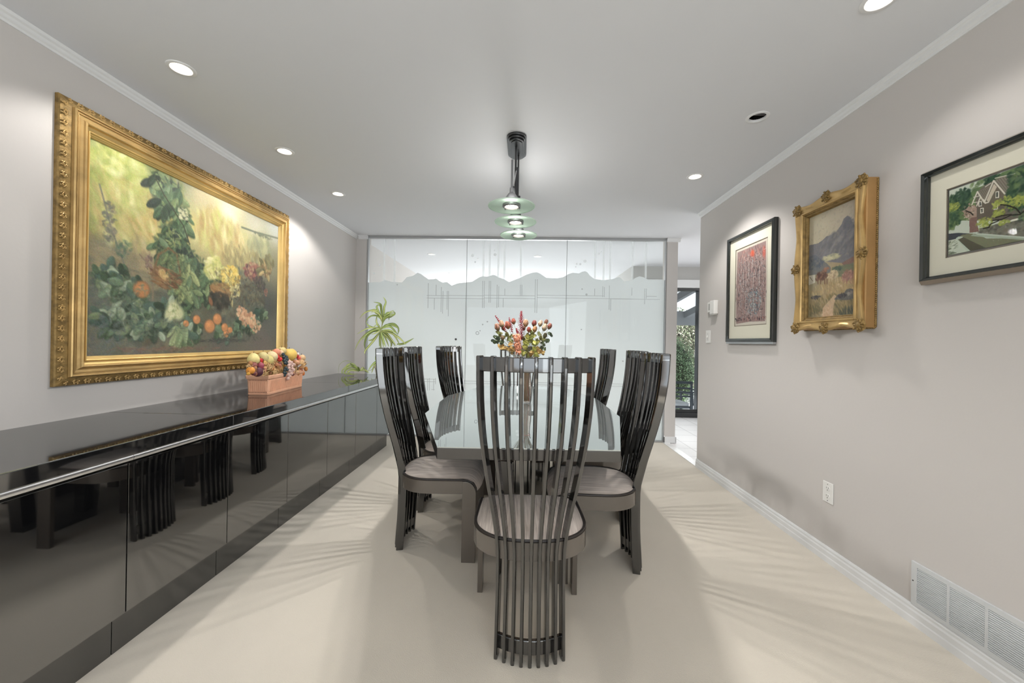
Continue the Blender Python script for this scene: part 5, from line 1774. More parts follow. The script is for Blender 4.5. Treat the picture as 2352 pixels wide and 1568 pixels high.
for a in (
    ('pear', 'pear', 'dried yellow pear at the near left end of the fruit heap', 440, 455, 98, (222, 204, 138), (1, 1.1, 1)),
    ('pear', 'pear', 'pale yellow pear second from the near end of the heap', 670, 410, 92, (216, 200, 142), (1, 1.05, 1)),
    ('pear', 'pear', 'olive-yellow pear in front of the pale one in the heap', 775, 475, 98, (206, 190, 122), (1, 1.05, 1)),
    ('pear', 'pear', 'cream pear behind the straw in the middle of the heap', 880, 395, 95, (222, 200, 156), (1, 1.05, 1)),
    ('apple', 'apple', 'pale apple at the very top of the fruit heap', 1120, 262, 80, (218, 196, 134), (1, .9, 1)),
    ('apple', 'apple', 'peach-coloured apple at the top of the heap, left of the pale one', 990, 300, 72, (226, 148, 116), (1, .9, 1)),
    ('apple', 'apple', 'cream apple between the peach-coloured one and the big golden one', 1080, 315, 62, (232, 194, 158), (1, .9, 1)),
    ('apple', 'apple', 'biggest golden yellow apple near the top of the fruit heap', 1295, 360, 138, (222, 186, 96), (1, .92, 1)),
    ('apple', 'apple', 'tan ribbed fruit high at the far right of the heap', 1590, 440, 78, (206, 172, 130), (1, .9, 1)),
    ('plum', 'plum', 'brownish-red plum at the near left of the heap', 430, 605, 68, (140, 84, 78), (1, .95, 1)),
    ('plum', 'plum', 'rosy plum with a bright red side, right of the brownish plum', 590, 625, 72, (158, 74, 88), (1, .95, 1)),
    ('plum', 'plum', 'largest dark purple plum resting on the planter rim', 545, 775, 88, (84, 42, 54), (1, .95, 1)),
    ('plum', 'plum', 'small dark plum low beside the orange slice', 440, 800, 46, (122, 70, 70), (1, .95, 1)),
    ('orange', 'orange', 'small dried orange on the near left rim of the planter', 370, 740, 72, (222, 148, 64), (1, .95, 1)),
    ('orange', 'orange', 'tiny amber fruit at the lowest left corner of the heap', 318, 815, 32, (212, 158, 70), (1, .95, 1)),
    ('nut', 'nut', 'yellow almond-shaped nut above the rosy plum', 705, 575, 48, (222, 180, 96), (.8, 1.2, 1)),
    ('nut', 'nut', 'peach-coloured nut right of the rosy plum', 692, 680, 44, (220, 168, 112), (1.1, .8, 1)),
    ('nut', 'nut', 'orange-brown nut among the straw in mid heap', 880, 665, 52, (196, 126, 72), (.85, 1.1, 1)),
    ('nut', 'nut', 'brown nut left of the dark blue grapes', 975, 600, 52, (176, 116, 76), (1.1, .9, 1)),
    ('nut', 'nut', 'ribbed pinkish nut right of the pale grapes', 1465, 545, 62, (208, 150, 116), (1.15, .85, 1)),
    ('nut', 'nut', 'cream ribbed nut below the tan fruit', 1585, 530, 52, (222, 182, 140), (1, .9, 1)),
    ('nut', 'nut', 'dark glossy chestnut inside the pale straw ring', 1450, 680, 58, (96, 70, 58), (.9, 1, 1)),
    ('rose_hip', 'berry', 'coral berry hanging over the planter rim', 1085, 865, 44, (226, 134, 104), (1.1, .9, 1)),
    ('cherry', 'cherry', 'bright red cherry at the near left among yellow pears', 590, 505, 50, (188, 32, 30), (1, 1, 1)),
    ('cherry', 'cherry', 'dull red cherry beside the bright left one', 645, 478, 34, (150, 70, 60), (1, 1, 1)),
    ('cherry', 'cherry', 'upper of the two red cherries in mid heap', 1015, 415, 42, (208, 48, 44), (1, 1, 1)),
    ('cherry', 'cherry', 'lower of the two red cherries in mid heap', 1068, 468, 46, (214, 52, 50), (1, 1, 1)),
    ('cherry', 'cherry', 'red cherry right of the big golden apple', 1480, 392, 36, (190, 44, 44), (1, 1, 1)),
    ('cherry', 'cherry', 'pink cherry under the red one at the far right', 1528, 440, 36, (216, 92, 88), (1, 1, 1)),
    ('cherry', 'cherry', 'whitish berry at the top right of the heap', 1500, 345, 32, (226, 220, 206), (1, 1, 1)),
    ('rose_hip', 'berry', 'oval orange rose hip lowest at the far right rim', 1625, 790, 44, (204, 120, 60), (.8, 1.35, 1)),
    ('rose_hip', 'berry', 'orange rose hip at the extreme right edge of the heap', 1700, 700, 38, (198, 130, 62), (.9, 1.2, 1)),
    ('rose_hip', 'berry', 'amber rose hip left of the lowest orange one', 1555, 745, 34, (206, 146, 88), (.9, 1.2, 1)),
    ('rose_hip', 'berry', 'brown rose hip above the amber one at the right', 1560, 675, 30, (170, 110, 70), (.9, 1.2, 1)),
):
    fruit_thing(*a, stem=a[0] not in ('nut', 'rose_hip'))


def bunch(label, pts, r, col, cat='grapes'):
    p0 = fz(*pts[0], -0.02)
    t = thing('grape_bunch', label, cat, p0, 0, FG)
    m_ = simple('grape_%d_%d_%d' % col, col, 0.35, noise=((30, 30, 30), 0.15, 3))
    for i, (x, y) in enumerate(pts):
        p = fz(x, y, -0.020 - 0.004 * (i % 3)) - p0
        rr = r / 10.455 / 900 * (p0.length) * random.Random(i).uniform(0.88, 1.12)
        obj('grape', ell(NB(), p, rr, rr, rr * 1.08, None, 14, 10), m_, t, smooth=True)
    b = tube(NB(), [fz(x, y, 0.0) - p0 for x, y in pts[::3]], 0.0018, 6)
    obj('stalk', b, simple('fruit_stem', (92, 70, 48), 0.8), t)


bunch('bunch of dark blue grapes down the middle of the fruit heap', [(1150, 350), (1190, 385), (1230, 420), (1165, 420), (1205, 460), (1250, 470), (1180, 500), (1225, 520), (1200, 560), (1245, 570), (1215, 680), (1245, 720), (1190, 730), (1180, 790), (1215, 800), (1185, 845)], 30, (44, 58, 62))
bunch('bunch of pale pink grapes spilling over the planter rim', [(1300, 530), (1270, 560), (1345, 555), (1320, 595), (1380, 590), (1285, 625), (1350, 640), (1410, 600), (1295, 685), (1360, 690), (1395, 720), (1300, 745), (1345, 770), (1290, 810), (1350, 820), (1270, 835), (1300, 875), (1265, 930)], 34, (206, 172, 160))
pods = random.Random(77)
for k in range(44):
    zx, zy = pods.uniform(330, 1700), pods.uniform(560, 830) - 0
    if 900 < zx < 1450 and pods.random() < .4: zy = pods.uniform(470, 640)
    c = pods.choice([(170, 122, 80), (200, 156, 108), (134, 92, 64), (214, 178, 132), (158, 98, 74), (112, 66, 60), (190, 140, 76)])
    q = fruit_thing('seed_pod', 'seed pod', 'little dried seed pod tucked between the larger fruit', zx, zy, pods.uniform(26, 44), c, (pods.uniform(.8, 1.1), pods.uniform(.8, 1.2), 1), False, 0.7, -0.004)
    q['group'] = 'seed pods among the dried fruit'
# dried rosette and wisps of straw
t = thing('dried_rosette', 'small beige dried flower rosette low in the middle of the heap', 'dried flower', fz(1030, 730, -0.012), 0, FG)
b = NB()
for k in range(34):
    a = k * 2.4
    q = 0.004 + 0.0075 * math.sqrt(k / 3)
    m3 = Matrix.Rotation(a, 3, 'X') @ Matrix.Rotation(0.5, 3, 'Y')
    ell(b, (0.012 - q * 0.4, q * math.cos(a), q * math.sin(a)), 0.003, 0.0065, 0.004, m3, 7, 5)
obj('petals', b, simple('dried_petal', (160, 120, 76), 0.8, noise=((90, 90, 90), 0.4, 4)), t)
r_ = random.Random(12)
b = NB()
for (zx, zy, n, spread) in ((850, 560, 26, 110), (830, 640, 16, 80), (960, 760, 22, 80), (1560, 560, 18, 90), (700, 800, 16, 70), (1480, 700, 12, 60), (330, 640, 8, 40), (1670, 560, 14, 50), (930, 480, 10, 70)):
    for i in range(n):
        x, y = zx + r_.gauss(0, spread * .5), zy + r_.gauss(0, spread * .5)
        a = r_.uniform(0, PI)
        L_ = r_.uniform(40, 100)
        k = r_.uniform(-30, 30)
        P3 = [fz(x + math.cos(a) * L_ * f + math.sin(a) * k * (1 - f * f), y - math.sin(a) * L_ * f * .9 + math.cos(a) * k * (1 - f * f), -0.014 - 0.008 * (1 - abs(f))) for f in (-1, -.5, 0, .5, 1)]
        tube(b, P3, [0.0006, 0.0011, 0.0013, 0.0011, 0.0005], 5)
o = obj('straw_wisps', b, simple('straw_pale', (214, 180, 130), 0.8, noise=((30, 30, 30), 0.25, 3)), None)
tag(o, 'thin wisps of pale straw tucked between the dried fruit', 'straw', kind='stuff')

# ------------------------------------------------------------------ ribbons for leaves
def ribbon(V, F, Cc, pts, w, face, cols, taper=0.9):
    """curved leaf blade, 5 vertices across, with striped colours"""
    P3 = [Vector(p) for p in pts]
    # resample smoothly (Catmull-Rom)
    Q = []
    for i in range(len(P3) - 1):
        p0, p1, p2, p3 = P3[max(i - 1, 0)], P3[i], P3[i + 1], P3[min(i + 2, len(P3) - 1)]
        for k in range(5):
            s_ = k / 5
            Q.append(0.5 * ((2 * p1) + (p2 - p0) * s_ + (2 * p0 - 5 * p1 + 4 * p2 - p3) * s_ ** 2 + (3 * p1 - p0 - 3 * p2 + p3) * s_ ** 3))
    Q.append(P3[-1])
    n = len(Q)
    base = len(V)
    for i, p in enumerate(Q):
        t_ = (Q[min(i + 1, n - 1)] - Q[max(i - 1, 0)]).normalized()
        sd = t_.cross(face)
        if sd.length < 1e-4: sd = Vector((1, 0, 0))
        sd.normalize()
        f = i / (n - 1)
        ww = w * min(1, 0.45 + f * 2.2) * (1 - max(0, (f - 0.35) / 0.65) ** 2.2 * taper)
        nn = sd.cross(t_).normalized()
        for j, (e, fold) in enumerate(((-1, 0), (-.55, .22), (0, .34), (.55, .22), (1, 0))):
            V.append(p + sd * ww / 2 * e - nn * ww * fold * 0.5)
            Cc.append(cols[0] if abs(e) > .8 else (cols[1] if abs(e) > .3 else cols[2]))
    for i in range(n - 1):
        for j in range(4):
            a = base + i * 5 + j
            F.append((a, a + 1, a + 6, a + 5))


def leaf_mesh(name, V, F, Cc, m, parent, thick=0.0006):
    me = bpy.data.meshes.new(name)
    me.from_pydata([tuple(v) for v in V], [], F)
    ca = me.color_attributes.new('Col', 'FLOAT_COLOR', 'POINT')
    col = np.ones((len(V), 4), np.float32)
    col[:, :3] = np.array([s2l(c) for c in Cc])
    ca.data.foreach_set('color', col.ravel())
    me.materials.append(m)
    for p in me.polygons: p.use_smooth = True
    o = bpy.data.objects.new(name, me)
    link(o, parent)
    sm = o.modifiers.new('thickness', 'SOLIDIFY')
    sm.thickness = thick
    return o


# ------------------------------------------------------------------ striped-leaf plant at the far end of the sideboard
PLY = 4.20


def pz(zx, zy, dy=0.0):
    return ray_y(760 + zx / 6.535, 660 + zy / 6.535, PLY + dy)


pot = pz(745, 1300)
pot.z = ZT
pot.x = min(pot.x, XT - 0.075)
t = thing('potted_plant', 'striped green and cream leafy plant at the far end of the sideboard', 'plant', pot)
b = NB()
lathe(b, [(0.042, 0.0), (0.046, 0.004), (0.060, 0.085), (0.066, 0.088), (0.066, 0.104), (0.060, 0.104), (0.057, 0.085), (0.0005, 0.082)], n=36)
obj('pot', b, simple('plant_pot', (206, 200, 176), 0.5, noise=((20, 20, 20), 0.06, 3)), t, smooth=True)
b = NB()
st = [pot + Vector((0, 0, 0.08)), pz(742, 1100) , pz(750, 900), pz(745, 760), pz(752, 640), pz(768, 560), pz(770, 440)]
tube(b, [p - pot for p in st], [0.007, 0.007, 0.0065, 0.006, 0.006, 0.005, 0.004], 8)
obj('stem', b, simple('plant_stem', (150, 156, 96), 0.6), t, smooth=True)
GC = [((104, 128, 62), (128, 150, 74), (206, 208, 140)), ((92, 118, 54), (120, 142, 70), (188, 196, 120)), ((120, 140, 72), (146, 160, 88), (216, 214, 150))]
LV = [
    [(770, 560), (790, 430), (800, 300), (825, 215), (785, 140)], [(765, 440), (755, 320), (740, 245), (640, 218)], [(760, 440), (715, 360), (688, 290), (725, 262), (768, 340)],
    [(755, 450), (690, 345), (600, 345), (500, 385), (430, 462)], [(760, 480), (690, 425), (610, 425), (550, 470), (528, 528)], [(785, 500), (850, 430), (960, 395), (930, 350)], [(785, 470), (840, 400), (945, 342)],
    [(790, 440), (850, 375), (872, 400), (872, 492)], [(780, 530), (725, 400), (640, 355), (610, 380)], [(780, 520), (800, 440), (860, 400), (960, 372)], [(770, 520), (735, 430), (660, 380)], [(775, 540), (820, 460), (900, 440), (970, 402)],
    [(740, 620), (640, 600), (520, 625), (390, 700)], [(730, 640), (620, 635), (500, 720), (410, 830), (360, 942)], [(720, 650), (620, 665), (540, 740), (505, 850), (518, 932)],
    [(740, 660), (640, 800), (520, 940), (510, 1000)], [(730, 600), (650, 605), (570, 575), (528, 525)], [(750, 630), (850, 560), (950, 548), (1015, 620), (1000, 712)], [(760, 620), (880, 585), (950, 640), (1000, 705)],
    [(770, 650), (890, 655), (980, 760), (1040, 880)], [(770, 640), (860, 720), (930, 820), (965, 885)], [(760, 650), (820, 760), (870, 890)], [(750, 660), (785, 780), (820, 890)], [(740, 660), (735, 780), (730, 890)],
    [(760, 650), (900, 680), (1030, 760), (1130, 862)], [(990, 850), (1080, 845), (1150, 815), (1245, 760)], [(740, 610), (685, 520), (690, 420)], [(750, 625), (700, 560), (640, 590)], [(725, 680), (640, 775), (560, 795)],
    [(745, 630), (640, 640), (540, 700), (470, 790)], [(755, 620), (820, 570), (900, 560), (1000, 600), (1025, 660)], [(740, 640), (660, 690), (600, 700)], [(765, 640), (880, 640), (990, 690)], [(770, 660), (850, 700), (985, 880)],
    [(745, 660), (770, 760), (790, 900)], [(755, 655), (900, 800), (900, 900)],
    [(745, 1150), (690, 1110), (620, 1165), (560, 1248)], [(745, 1170), (690, 1140), (640, 1200), (612, 1285)], [(745, 900), (700, 960), (665, 1092)], [(745, 1180), (820, 1120), (900, 1180)], [(745, 1180), (800, 1060), (880, 1040), (940, 1090)]]
V, F, Cc = [], [], []
r_ = random.Random(6)
for L_ in LV:
    dy = r_.uniform(-0.13, 0.10)
    n = len(L_)
    pts = [pz(x, y, dy * i / (n - 1)) - pot for i, (x, y) in enumerate(L_)]
    ribbon(V, F, Cc, pts, r_.uniform(0.017, 0.025), Vector((r_.uniform(-.3, .3), -1, r_.uniform(-.1, .6))), r_.choice(GC))
leaf_mesh('leaves', V, F, Cc, M['leafmat'], t)
# trailing plantlet curled on the worktop
pl = pz(440, 1255, -0.02)
t = thing('plantlet', 'curled striped plantlet lying on the worktop beside the plant', 'plant', (pl.x, pl.y, ZT))
pl = Vector(t.location)
LV = [[(430, 1250), (310, 1125), (205, 1102), (125, 1170), (115, 1290)], [(430, 1250), (340, 1145), (250, 1175), (170, 1240), (163, 1296)], [(430, 1250), (310, 1185), (210, 1205), (166, 1262), (190, 1300)],
      [(420, 1260), (330, 1235), (250, 1268), (320, 1300), (400, 1290)], [(430, 1245), (350, 1195), (285, 1130)], [(440, 1245), (420, 1210), (400, 1185)], [(440, 1255), (480, 1200), (520, 1262)], [(460, 1245), (520, 1238), (575, 1284)],
      [(420, 1250), (270, 1215), (205, 1285), (330, 1308)], [(425, 1250), (300, 1150), (230, 1180), (200, 1240)], [(430, 1250), (350, 1180), (250, 1200), (180, 1285)], [(440, 1250), (500, 1230), (560, 1290)], [(420, 1255), (300, 1245), (240, 1290)], [(440, 1250), (400, 1230), (340, 1190), (290, 1150)]]
V, F, Cc = [], [], []
for L_ in LV:
    dy = r_.uniform(-0.12, 0.06)
    n = len(L_)
    pts = []
    for i, (x, y) in enumerate(L_):
        p = pz(x, y, dy * i / (n - 1) - 0.02)
        p.z = max(p.z, ZT + 0.004)
        pts.append(p - pl)
    ribbon(V, F, Cc, pts, r_.uniform(0.011, 0.016) if L_[1][1] > 1130 else 0.004, Vector((r_.uniform(-.2, .2), -1, r_.uniform(0, .8))), r_.choice(GC))
leaf_mesh('leaves', V, F, Cc, M['leafmat'], t)
b = NB()
tube(b, [pz(440, 1250, -.02) - pl, pz(520, 1262, -.02) - pl, pz(600, 1240) - pl, pz(690, 1180) - pl, pz(742, 1120) - pl], 0.0025, 6)
obj('runner', b, simple('plant_stem', (150, 156, 96), 0.6), t, smooth=True)

# ------------------------------------------------------------------ glass vase of dried flowers on the table
VZ = 0.7518
VC = Vector((0.030, 2.925, VZ))
t = thing('vase', 'clear glass vase with a reddish rim on the mirrored table', 'vase', VC)
b = NB()
vp = [(0.030, 0.0), (0.036, 0.002), (0.040, 0.02), (0.042, 0.07), (0.040, 0.13), (0.034, 0.18), (0.031, 0.22), (0.036, 0.255), (0.040, 0.262), (0.0375, 0.262), (0.0335, 0.252), (0.029, 0.22), (0.032, 0.18), (0.038, 0.13), (0.040, 0.07), (0.037, 0.02), (0.030, 0.006), (0.0005, 0.005)]
lathe(b, vp, n=40)
glass = bpy.data.materials.new('vase_glass')
glass.use_nodes = True
nt = glass.node_tree
nt.nodes.clear()
N = nt.nodes.new
o_ = N('ShaderNodeOutputMaterial')
mx = N('ShaderNodeMixShader')
mx2 = N('ShaderNodeMixShader')
mx2.inputs[0].default_value = 0.07
tr = N('ShaderNodeBsdfTransparent')
tr.inputs[0].default_value = (0.98, 0.95, 0.93, 1)
df = N('ShaderNodeBsdfDiffuse')
df.inputs[0].default_value = (*s2l((214, 190, 172)), 1)
gl = N('ShaderNodeBsdfGlossy')
gl.inputs['Roughness'].default_value = 0.03
lw = N('ShaderNodeLayerWeight')
lw.inputs[0].default_value = 0.12
nt.links.new(tr.outputs[0], mx2.inputs[1])
nt.links.new(df.outputs[0], mx2.inputs[2])
nt.links.new(lw.outputs['Fresnel'], mx.inputs[0])
nt.links.new(mx2.outputs[0], mx.inputs[1])
nt.links.new(gl.outputs[0], mx.inputs[2])
nt.links.new(mx.outputs[0], o_.inputs[0])
obj('glass_body', b, glass, t, smooth=True)
b = NB()
tube(b, [(0.034 * math.cos(i * PI / 18), 0.034 * math.sin(i * PI / 18), 0.236) for i in range(37)], 0.0022, 6, cap=False)
obj('rim_band', b, simple('vase_band', (150, 64, 46), 0.4), t, smooth=True)
mouth = VC + Vector((0, 0, 0.245))


def bz(zx, zy, dy=0.0):
    return ray_y(1080 + zx / 4.9, 700 + zy / 4.9, VC.y + dy)


stem_m = simple('flower_stem', (104, 92, 58), 0.8, noise=((30, 30, 30), 0.2, 3))
BG_ = 'dried flowers standing in the glass vase'


def stem_to(tip, r_):
    foot = VC + Vector((r_.uniform(-.022, .022), r_.uniform(-.022, .022), 0.012))
    neck = mouth + Vector(((tip.x - mouth.x) * 0.10, (tip.y - mouth.y) * 0.10, 0))
    neck.x = max(VC.x - .024, min(VC.x + .024, neck.x))
    neck.y = max(VC.y - .024, min(VC.y + .024, neck.y))
    mid = neck.lerp(tip, 0.5) + Vector(((neck.x - tip.x) * 0.12, 0, 0.01))
    return [foot, foot.lerp(neck, 0.5), neck, mid, tip]


def rose(label, zx, zy, r, col, dy, seed, open_=0.3):
    r_ = random.Random(seed)
    p = bz(zx, zy, dy)
    foot = VC
    t = thing('rose', label, 'flower', (p.x, p.y, VZ + 0.012), 0, BG_)
    o0 = Vector(t.location)
    rr = r / 4.9 / 900 * p.y
    up = (p - mouth).normalized()
    q = Vector((0, 0, 1)).rotation_difference((up + Vector((0, 0, .6))).normalized()).to_matrix()
    m_ = simple('rose_%d_%d_%d' % col, col, 0.7, noise=((70, 70, 70), 0.22, 4))
    b = NB()
    c = p - o0
    ell(b, c, rr * 0.60, rr * 0.60, rr * 1.16, q, 12, 10)
    for k in range(5):      # wrapped petals
        a = k * 2 * PI / 5 + r_.uniform(-.2, .2)
        rs = []
        for i in range(7):
            f = i / 6
            zz = -rr * 1.1 + f * rr * 2.25
            rad = rr * (0.30 + 0.58 * math.sin(min(1, f * 1.7) * PI / 2)) * (1 - 0.62 * max(0, f - .55) ** 1.1 / .45 * (0.75 + 0.5 * (k % 2)))
            row = []
            for j in range(7):
                g = (j - 3) / 3
                aa = a + g * 0.62 * (1 - 0.35 * f)
                zq = zz - (abs(g) ** 2) * rr * 0.35 * f
                row.append(c + q @ Vector((rad * math.cos(aa), rad * math.sin(aa), zq)))
            rs.append(row)
        rings(b, rs, cap=False, closed=False)
    o = obj('bloom', b, m_, t, smooth=True)
    sm = o.modifiers.new('thickness', 'SOLIDIFY')
    sm.thickness = 0.0009
    b = NB()
    base = p - q @ Vector((0, 0, rr * 1.05))
    tube(b, [x - o0 for x in stem_to(base, r_)], 0.0013, 6)
    obj('stem', b, stem_m, t, smooth=True)
    b = NB()
    for k in range(5):
        a = k * 2 * PI / 5
        rings(b, [[c + q @ Vector((rr * rad * math.cos(a + g), rr * rad * math.sin(a + g), z)) for g in (-.25, 0, .25)] for rad, z in ((.22, -rr * 1.15), (.52, -rr * .8), (.72, -rr * .45), (.8, -rr * .1))], cap=False, closed=False)
    o = obj('sepals', b, simple('sepal', (92, 96, 52), 0.8), t)
    sm = o.modifiers.new('thickness', 'SOLIDIFY')
    sm.thickness = 0.0008


for i, a in enumerate((
    ('brownish peach dried rose, leftmost of the bouquet', 305, 250, 38, (129, 89, 71)),
    ('pale peach dried rose, second from the left', 352, 215, 37, (149, 116, 91)),
    ('large orange-red dried rose at upper left of the bouquet', 420, 228, 40, (130, 67, 49)),
    ('slim red-orange rosebud left of the tall red plume', 487, 185, 31, (126, 61, 46)),
    ('peach-orange dried rose just right of the tall red plume', 625, 205, 38, (150, 113, 86)),
    ('dark red dried rose right of the peach-orange one', 720, 208, 33, (102, 42, 34)),
    ('golden-orange dried rose under the dark red one', 728, 272, 32, (150, 108, 69)),
    ('cream-pink dried rose at the upper right', 790, 208, 33, (159, 134, 112)),
    ('rust dried rose behind the cream ones at the upper right', 855, 192, 28, (112, 71, 54)),
    ('largest cream dried rose at the right of the bouquet', 838, 252, 38, (164, 144, 120)),
    ('rust-red dried rose, rightmost of the bouquet', 893, 240, 32, (113, 63, 50)),
    ('small scarlet dried rose low right of the plume', 660, 278, 28, (124, 53, 40)),
    ('small brown rosebud beside the plume', 604, 262, 25, (102, 73, 58)),
    ('orange-brown rosebud between the left roses, set back', 372, 262, 27, (131, 87, 62)),
    ('small bronze rosebud low on the left', 362, 372, 26, (97, 76, 53)),
    ('bronze-green rosebud low on the right', 842, 345, 30, (87, 82, 57)))):
    rose(*a, (-.05, .03, -.02, .05, -.03, .02, -.06, .06, .04, -.05, .0, -.07, .05, .07, -.04, -.02)[i], i)

red = simple('red_plume', (126, 22, 36), 0.8, noise=((60, 60, 60), 0.2, 3))


def plume(label, tip, foot, dy, n, wid):
    r_ = random.Random(int(tip[0]))
    a, c = bz(tip[0], tip[1], dy), bz(foot[0], foot[1], dy)
    t = thing('plume', label, 'flower', (c.x, c.y, VZ + 0.012), 0, BG_)
    o0 = Vector(t.location)
    b = NB()
    tube(b, [x - o0 for x in stem_to(c, r_)] + [a - o0], [0.0016] * 5 + [0.0008], 6)
    obj('stem', b, simple('plume_stem', (130, 40, 36), 0.8), t, smooth=True)
    b = NB()
    for i in range(n):
        f = i / (n - 1)
        p = c.lerp(a, f)
        L_ = wid * (1.0 - f * 0.85) * (0.55 + 0.9 * min(1, f * 2.5))
        for q in (0, 1, 2, 3):
            an = q * PI / 2 + i * 1.1
            d = Vector((math.cos(an), math.sin(an) * .6, 0.55))
            e = p + d * L_
            for k in range(5):
                pp = p.lerp(e, (k + 1) / 5) - o0
                s_ = 0.0030 * (1 - k * 0.11)
                ell(b, pp + Vector((r_.uniform(-.001, .001), 0, r_.uniform(-.001, .002))), s_, s_, s_ * 1.25, None, 6, 4)
    obj('florets', b, red, t)


plume('tall dark red feathery plume rising highest in the bouquet', (575, 78), (575, 385), 0.0, 20, 0.034)
plume('small dark red plume leaning out at the far left top', (285, 128), (400, 300), 0.03, 11, 0.020)
plume('small red plume behind the left roses', (440, 150), (470, 300), 0.05, 9, 0.018)
plume('deep red plume low beside the ruffled peach bloom', (520, 270), (560, 400), -0.03, 9, 0.022)
# ruffled peach cockscomb
p0, p1 = bz(520, 340, -0.09), bz(545, 560, -0.07)
t = thing('cockscomb', 'long ruffled peach-pink dried bloom hanging at the front', 'flower', (p1.x, p1.y, VZ + 0.012), 0, BG_)
o0 = Vector(t.location)
b = NB()
r_ = random.Random(3)
for i in range(210):
    f = r_.random()
    c = p0.lerp(p1, f) - o0
    a = r_.uniform(0, 2 * PI)
    rad = (0.027 - 0.006 * f) * (0.45 + 0.6 * r_.random())
    m3 = Matrix.Rotation(a, 3, 'Z') @ Matrix.Rotation(r_.uniform(-.6, .6), 3, 'Y')
    ell(b, c + Vector((rad * math.cos(a), rad * math.sin(a), r_.uniform(-.006, .012))), 0.0035, 0.0085, 0.0055, m3, 7, 5)
obj('ruffles', b, simple('cockscomb', (222, 150, 118), 0.75, noise=((90, 90, 90), 0.22, 3)), t, smooth=True)
b = tube(NB(), [x - o0 for x in stem_to(p1, r_)] + [p0 - o0], 0.002, 6)
obj('stem', b, stem_m, t)
# leafy sprigs
LC = {'yellow-green': [(142, 140, 66), (160, 156, 84), (118, 122, 62)], 'dark green': [(62, 72, 50), (74, 84, 56), (54, 64, 48)], 'olive': [(102, 104, 58), (120, 114, 64), (88, 92, 56)], 'tan': [(164, 132, 78), (178, 148, 90), (142, 110, 64)]}


def sprig(label, kind, spots, dy, seed, size=34):
    r_ = random.Random(seed)
    pts = [bz(x, y, dy + r_.uniform(-.04, .04)) for x, y in spots]
    far = max(pts, key=lambda p: p.z)
    t = thing('leaf_sprig', label, 'foliage', (far.x, far.y, VZ + 0.012), 0, BG_)
    o0 = Vector(t.location)
    V, F, Cc = [], [], []
    b = NB()
    for p in pts:
        tube(b, [x - o0 for x in stem_to(p, r_)], 0.0008, 5)
        for k in range(4):
            s_ = 0.66 * size / 4.9 / 900 * 2.93 * r_.uniform(.8, 1.25)
            a = r_.uniform(0, 2 * PI)
            d = Vector((math.cos(a), r_.uniform(-.5, .5), math.sin(a) * .8 + .2)).normalized()
            c = p - o0 + Vector((r_.uniform(-.012, .012), r_.uniform(-.012, .012), r_.uniform(-.014, .010)))
            col = r_.choice(LC[kind])
            c2 = tuple(min(255, int(v * 1.18)) for v in col)
            ribbon(V, F, Cc, [c - d * s_, c - d * s_ * .3 + Vector((0, -.003, .002)), c + d * s_ * .4 + Vector((0, -.004, 0)), c + d * s_], s_ * 1.35, Vector((r_.uniform(-.6, .6), -1, r_.uniform(-.5, .5))), (col, col, c2), 0.98)
    leaf_mesh('leaves', V, F, Cc, M['leafmat'], t)
    obj('stem', b, stem_m, t)


sprig('bright yellow-green leaves in the centre right of the bouquet', 'yellow-green', [(635, 430), (700, 425), (660, 395), (740, 430), (690, 350), (640, 360), (720, 500), (610, 470)], -.06, 1, 38)
sprig('olive leaves below the right-hand roses', 'olive', [(800, 380), (780, 330), (720, 330), (760, 390), (840, 390), (650, 340), (605, 380), (690, 300)], .0, 2, 34)
sprig('olive leaves under the left-hand roses', 'olive', [(400, 350), (430, 380), (430, 330), (460, 360), (340, 330), (455, 400), (320, 300)], .0, 3, 32)
sprig('tan dried leaves low at the left of the bouquet', 'tan', [(360, 475), (400, 485), (450, 425), (430, 500), (470, 480), (340, 470), (480, 520)], -.04, 4, 34)
sprig('golden leaves low at the right just over the chair back', 'tan', [(700, 545), (790, 530), (820, 540), (670, 560), (760, 500), (740, 545)], -.05, 5, 36)
sprig('dark green leaf sprig sticking out to the left', 'dark green', [(310, 412), (275, 415), (285, 360), (320, 362), (350, 425)], .02, 6, 34)
sprig('dark green leaf sprig at the lower right', 'dark green', [(800, 500), (825, 480), (860, 400), (880, 400), (895, 330), (810, 440)], .03, 7, 30)
sprig('yellow-green leaves low in the middle over the vase', 'yellow-green', [(600, 520), (640, 520), (600, 560), (650, 560), (560, 520), (740, 560), (700, 510)], -.04, 8, 34)

# ------------------------------------------------------------------ outside: patio, clipped shrub, hedge, pergola, two metal chairs
GZ = -0.40
ground = box(NB(), 1.9, 9, WY + 0.14, 16, GZ - 0.1, GZ)
struct('patio_floor', ground, simple('patio_stone', (176, 176, 182), 0.8, noise=((2, 2, 2), 0.08, 4)))
b = NB()
box(b, 1.9, 9, 8.75, 8.95, GZ, GZ + 0.06)
struct('patio_kerb', b, simple('kerb_stone', (222, 222, 224), 0.8, noise=((3, 3, 3), 0.05, 3)))


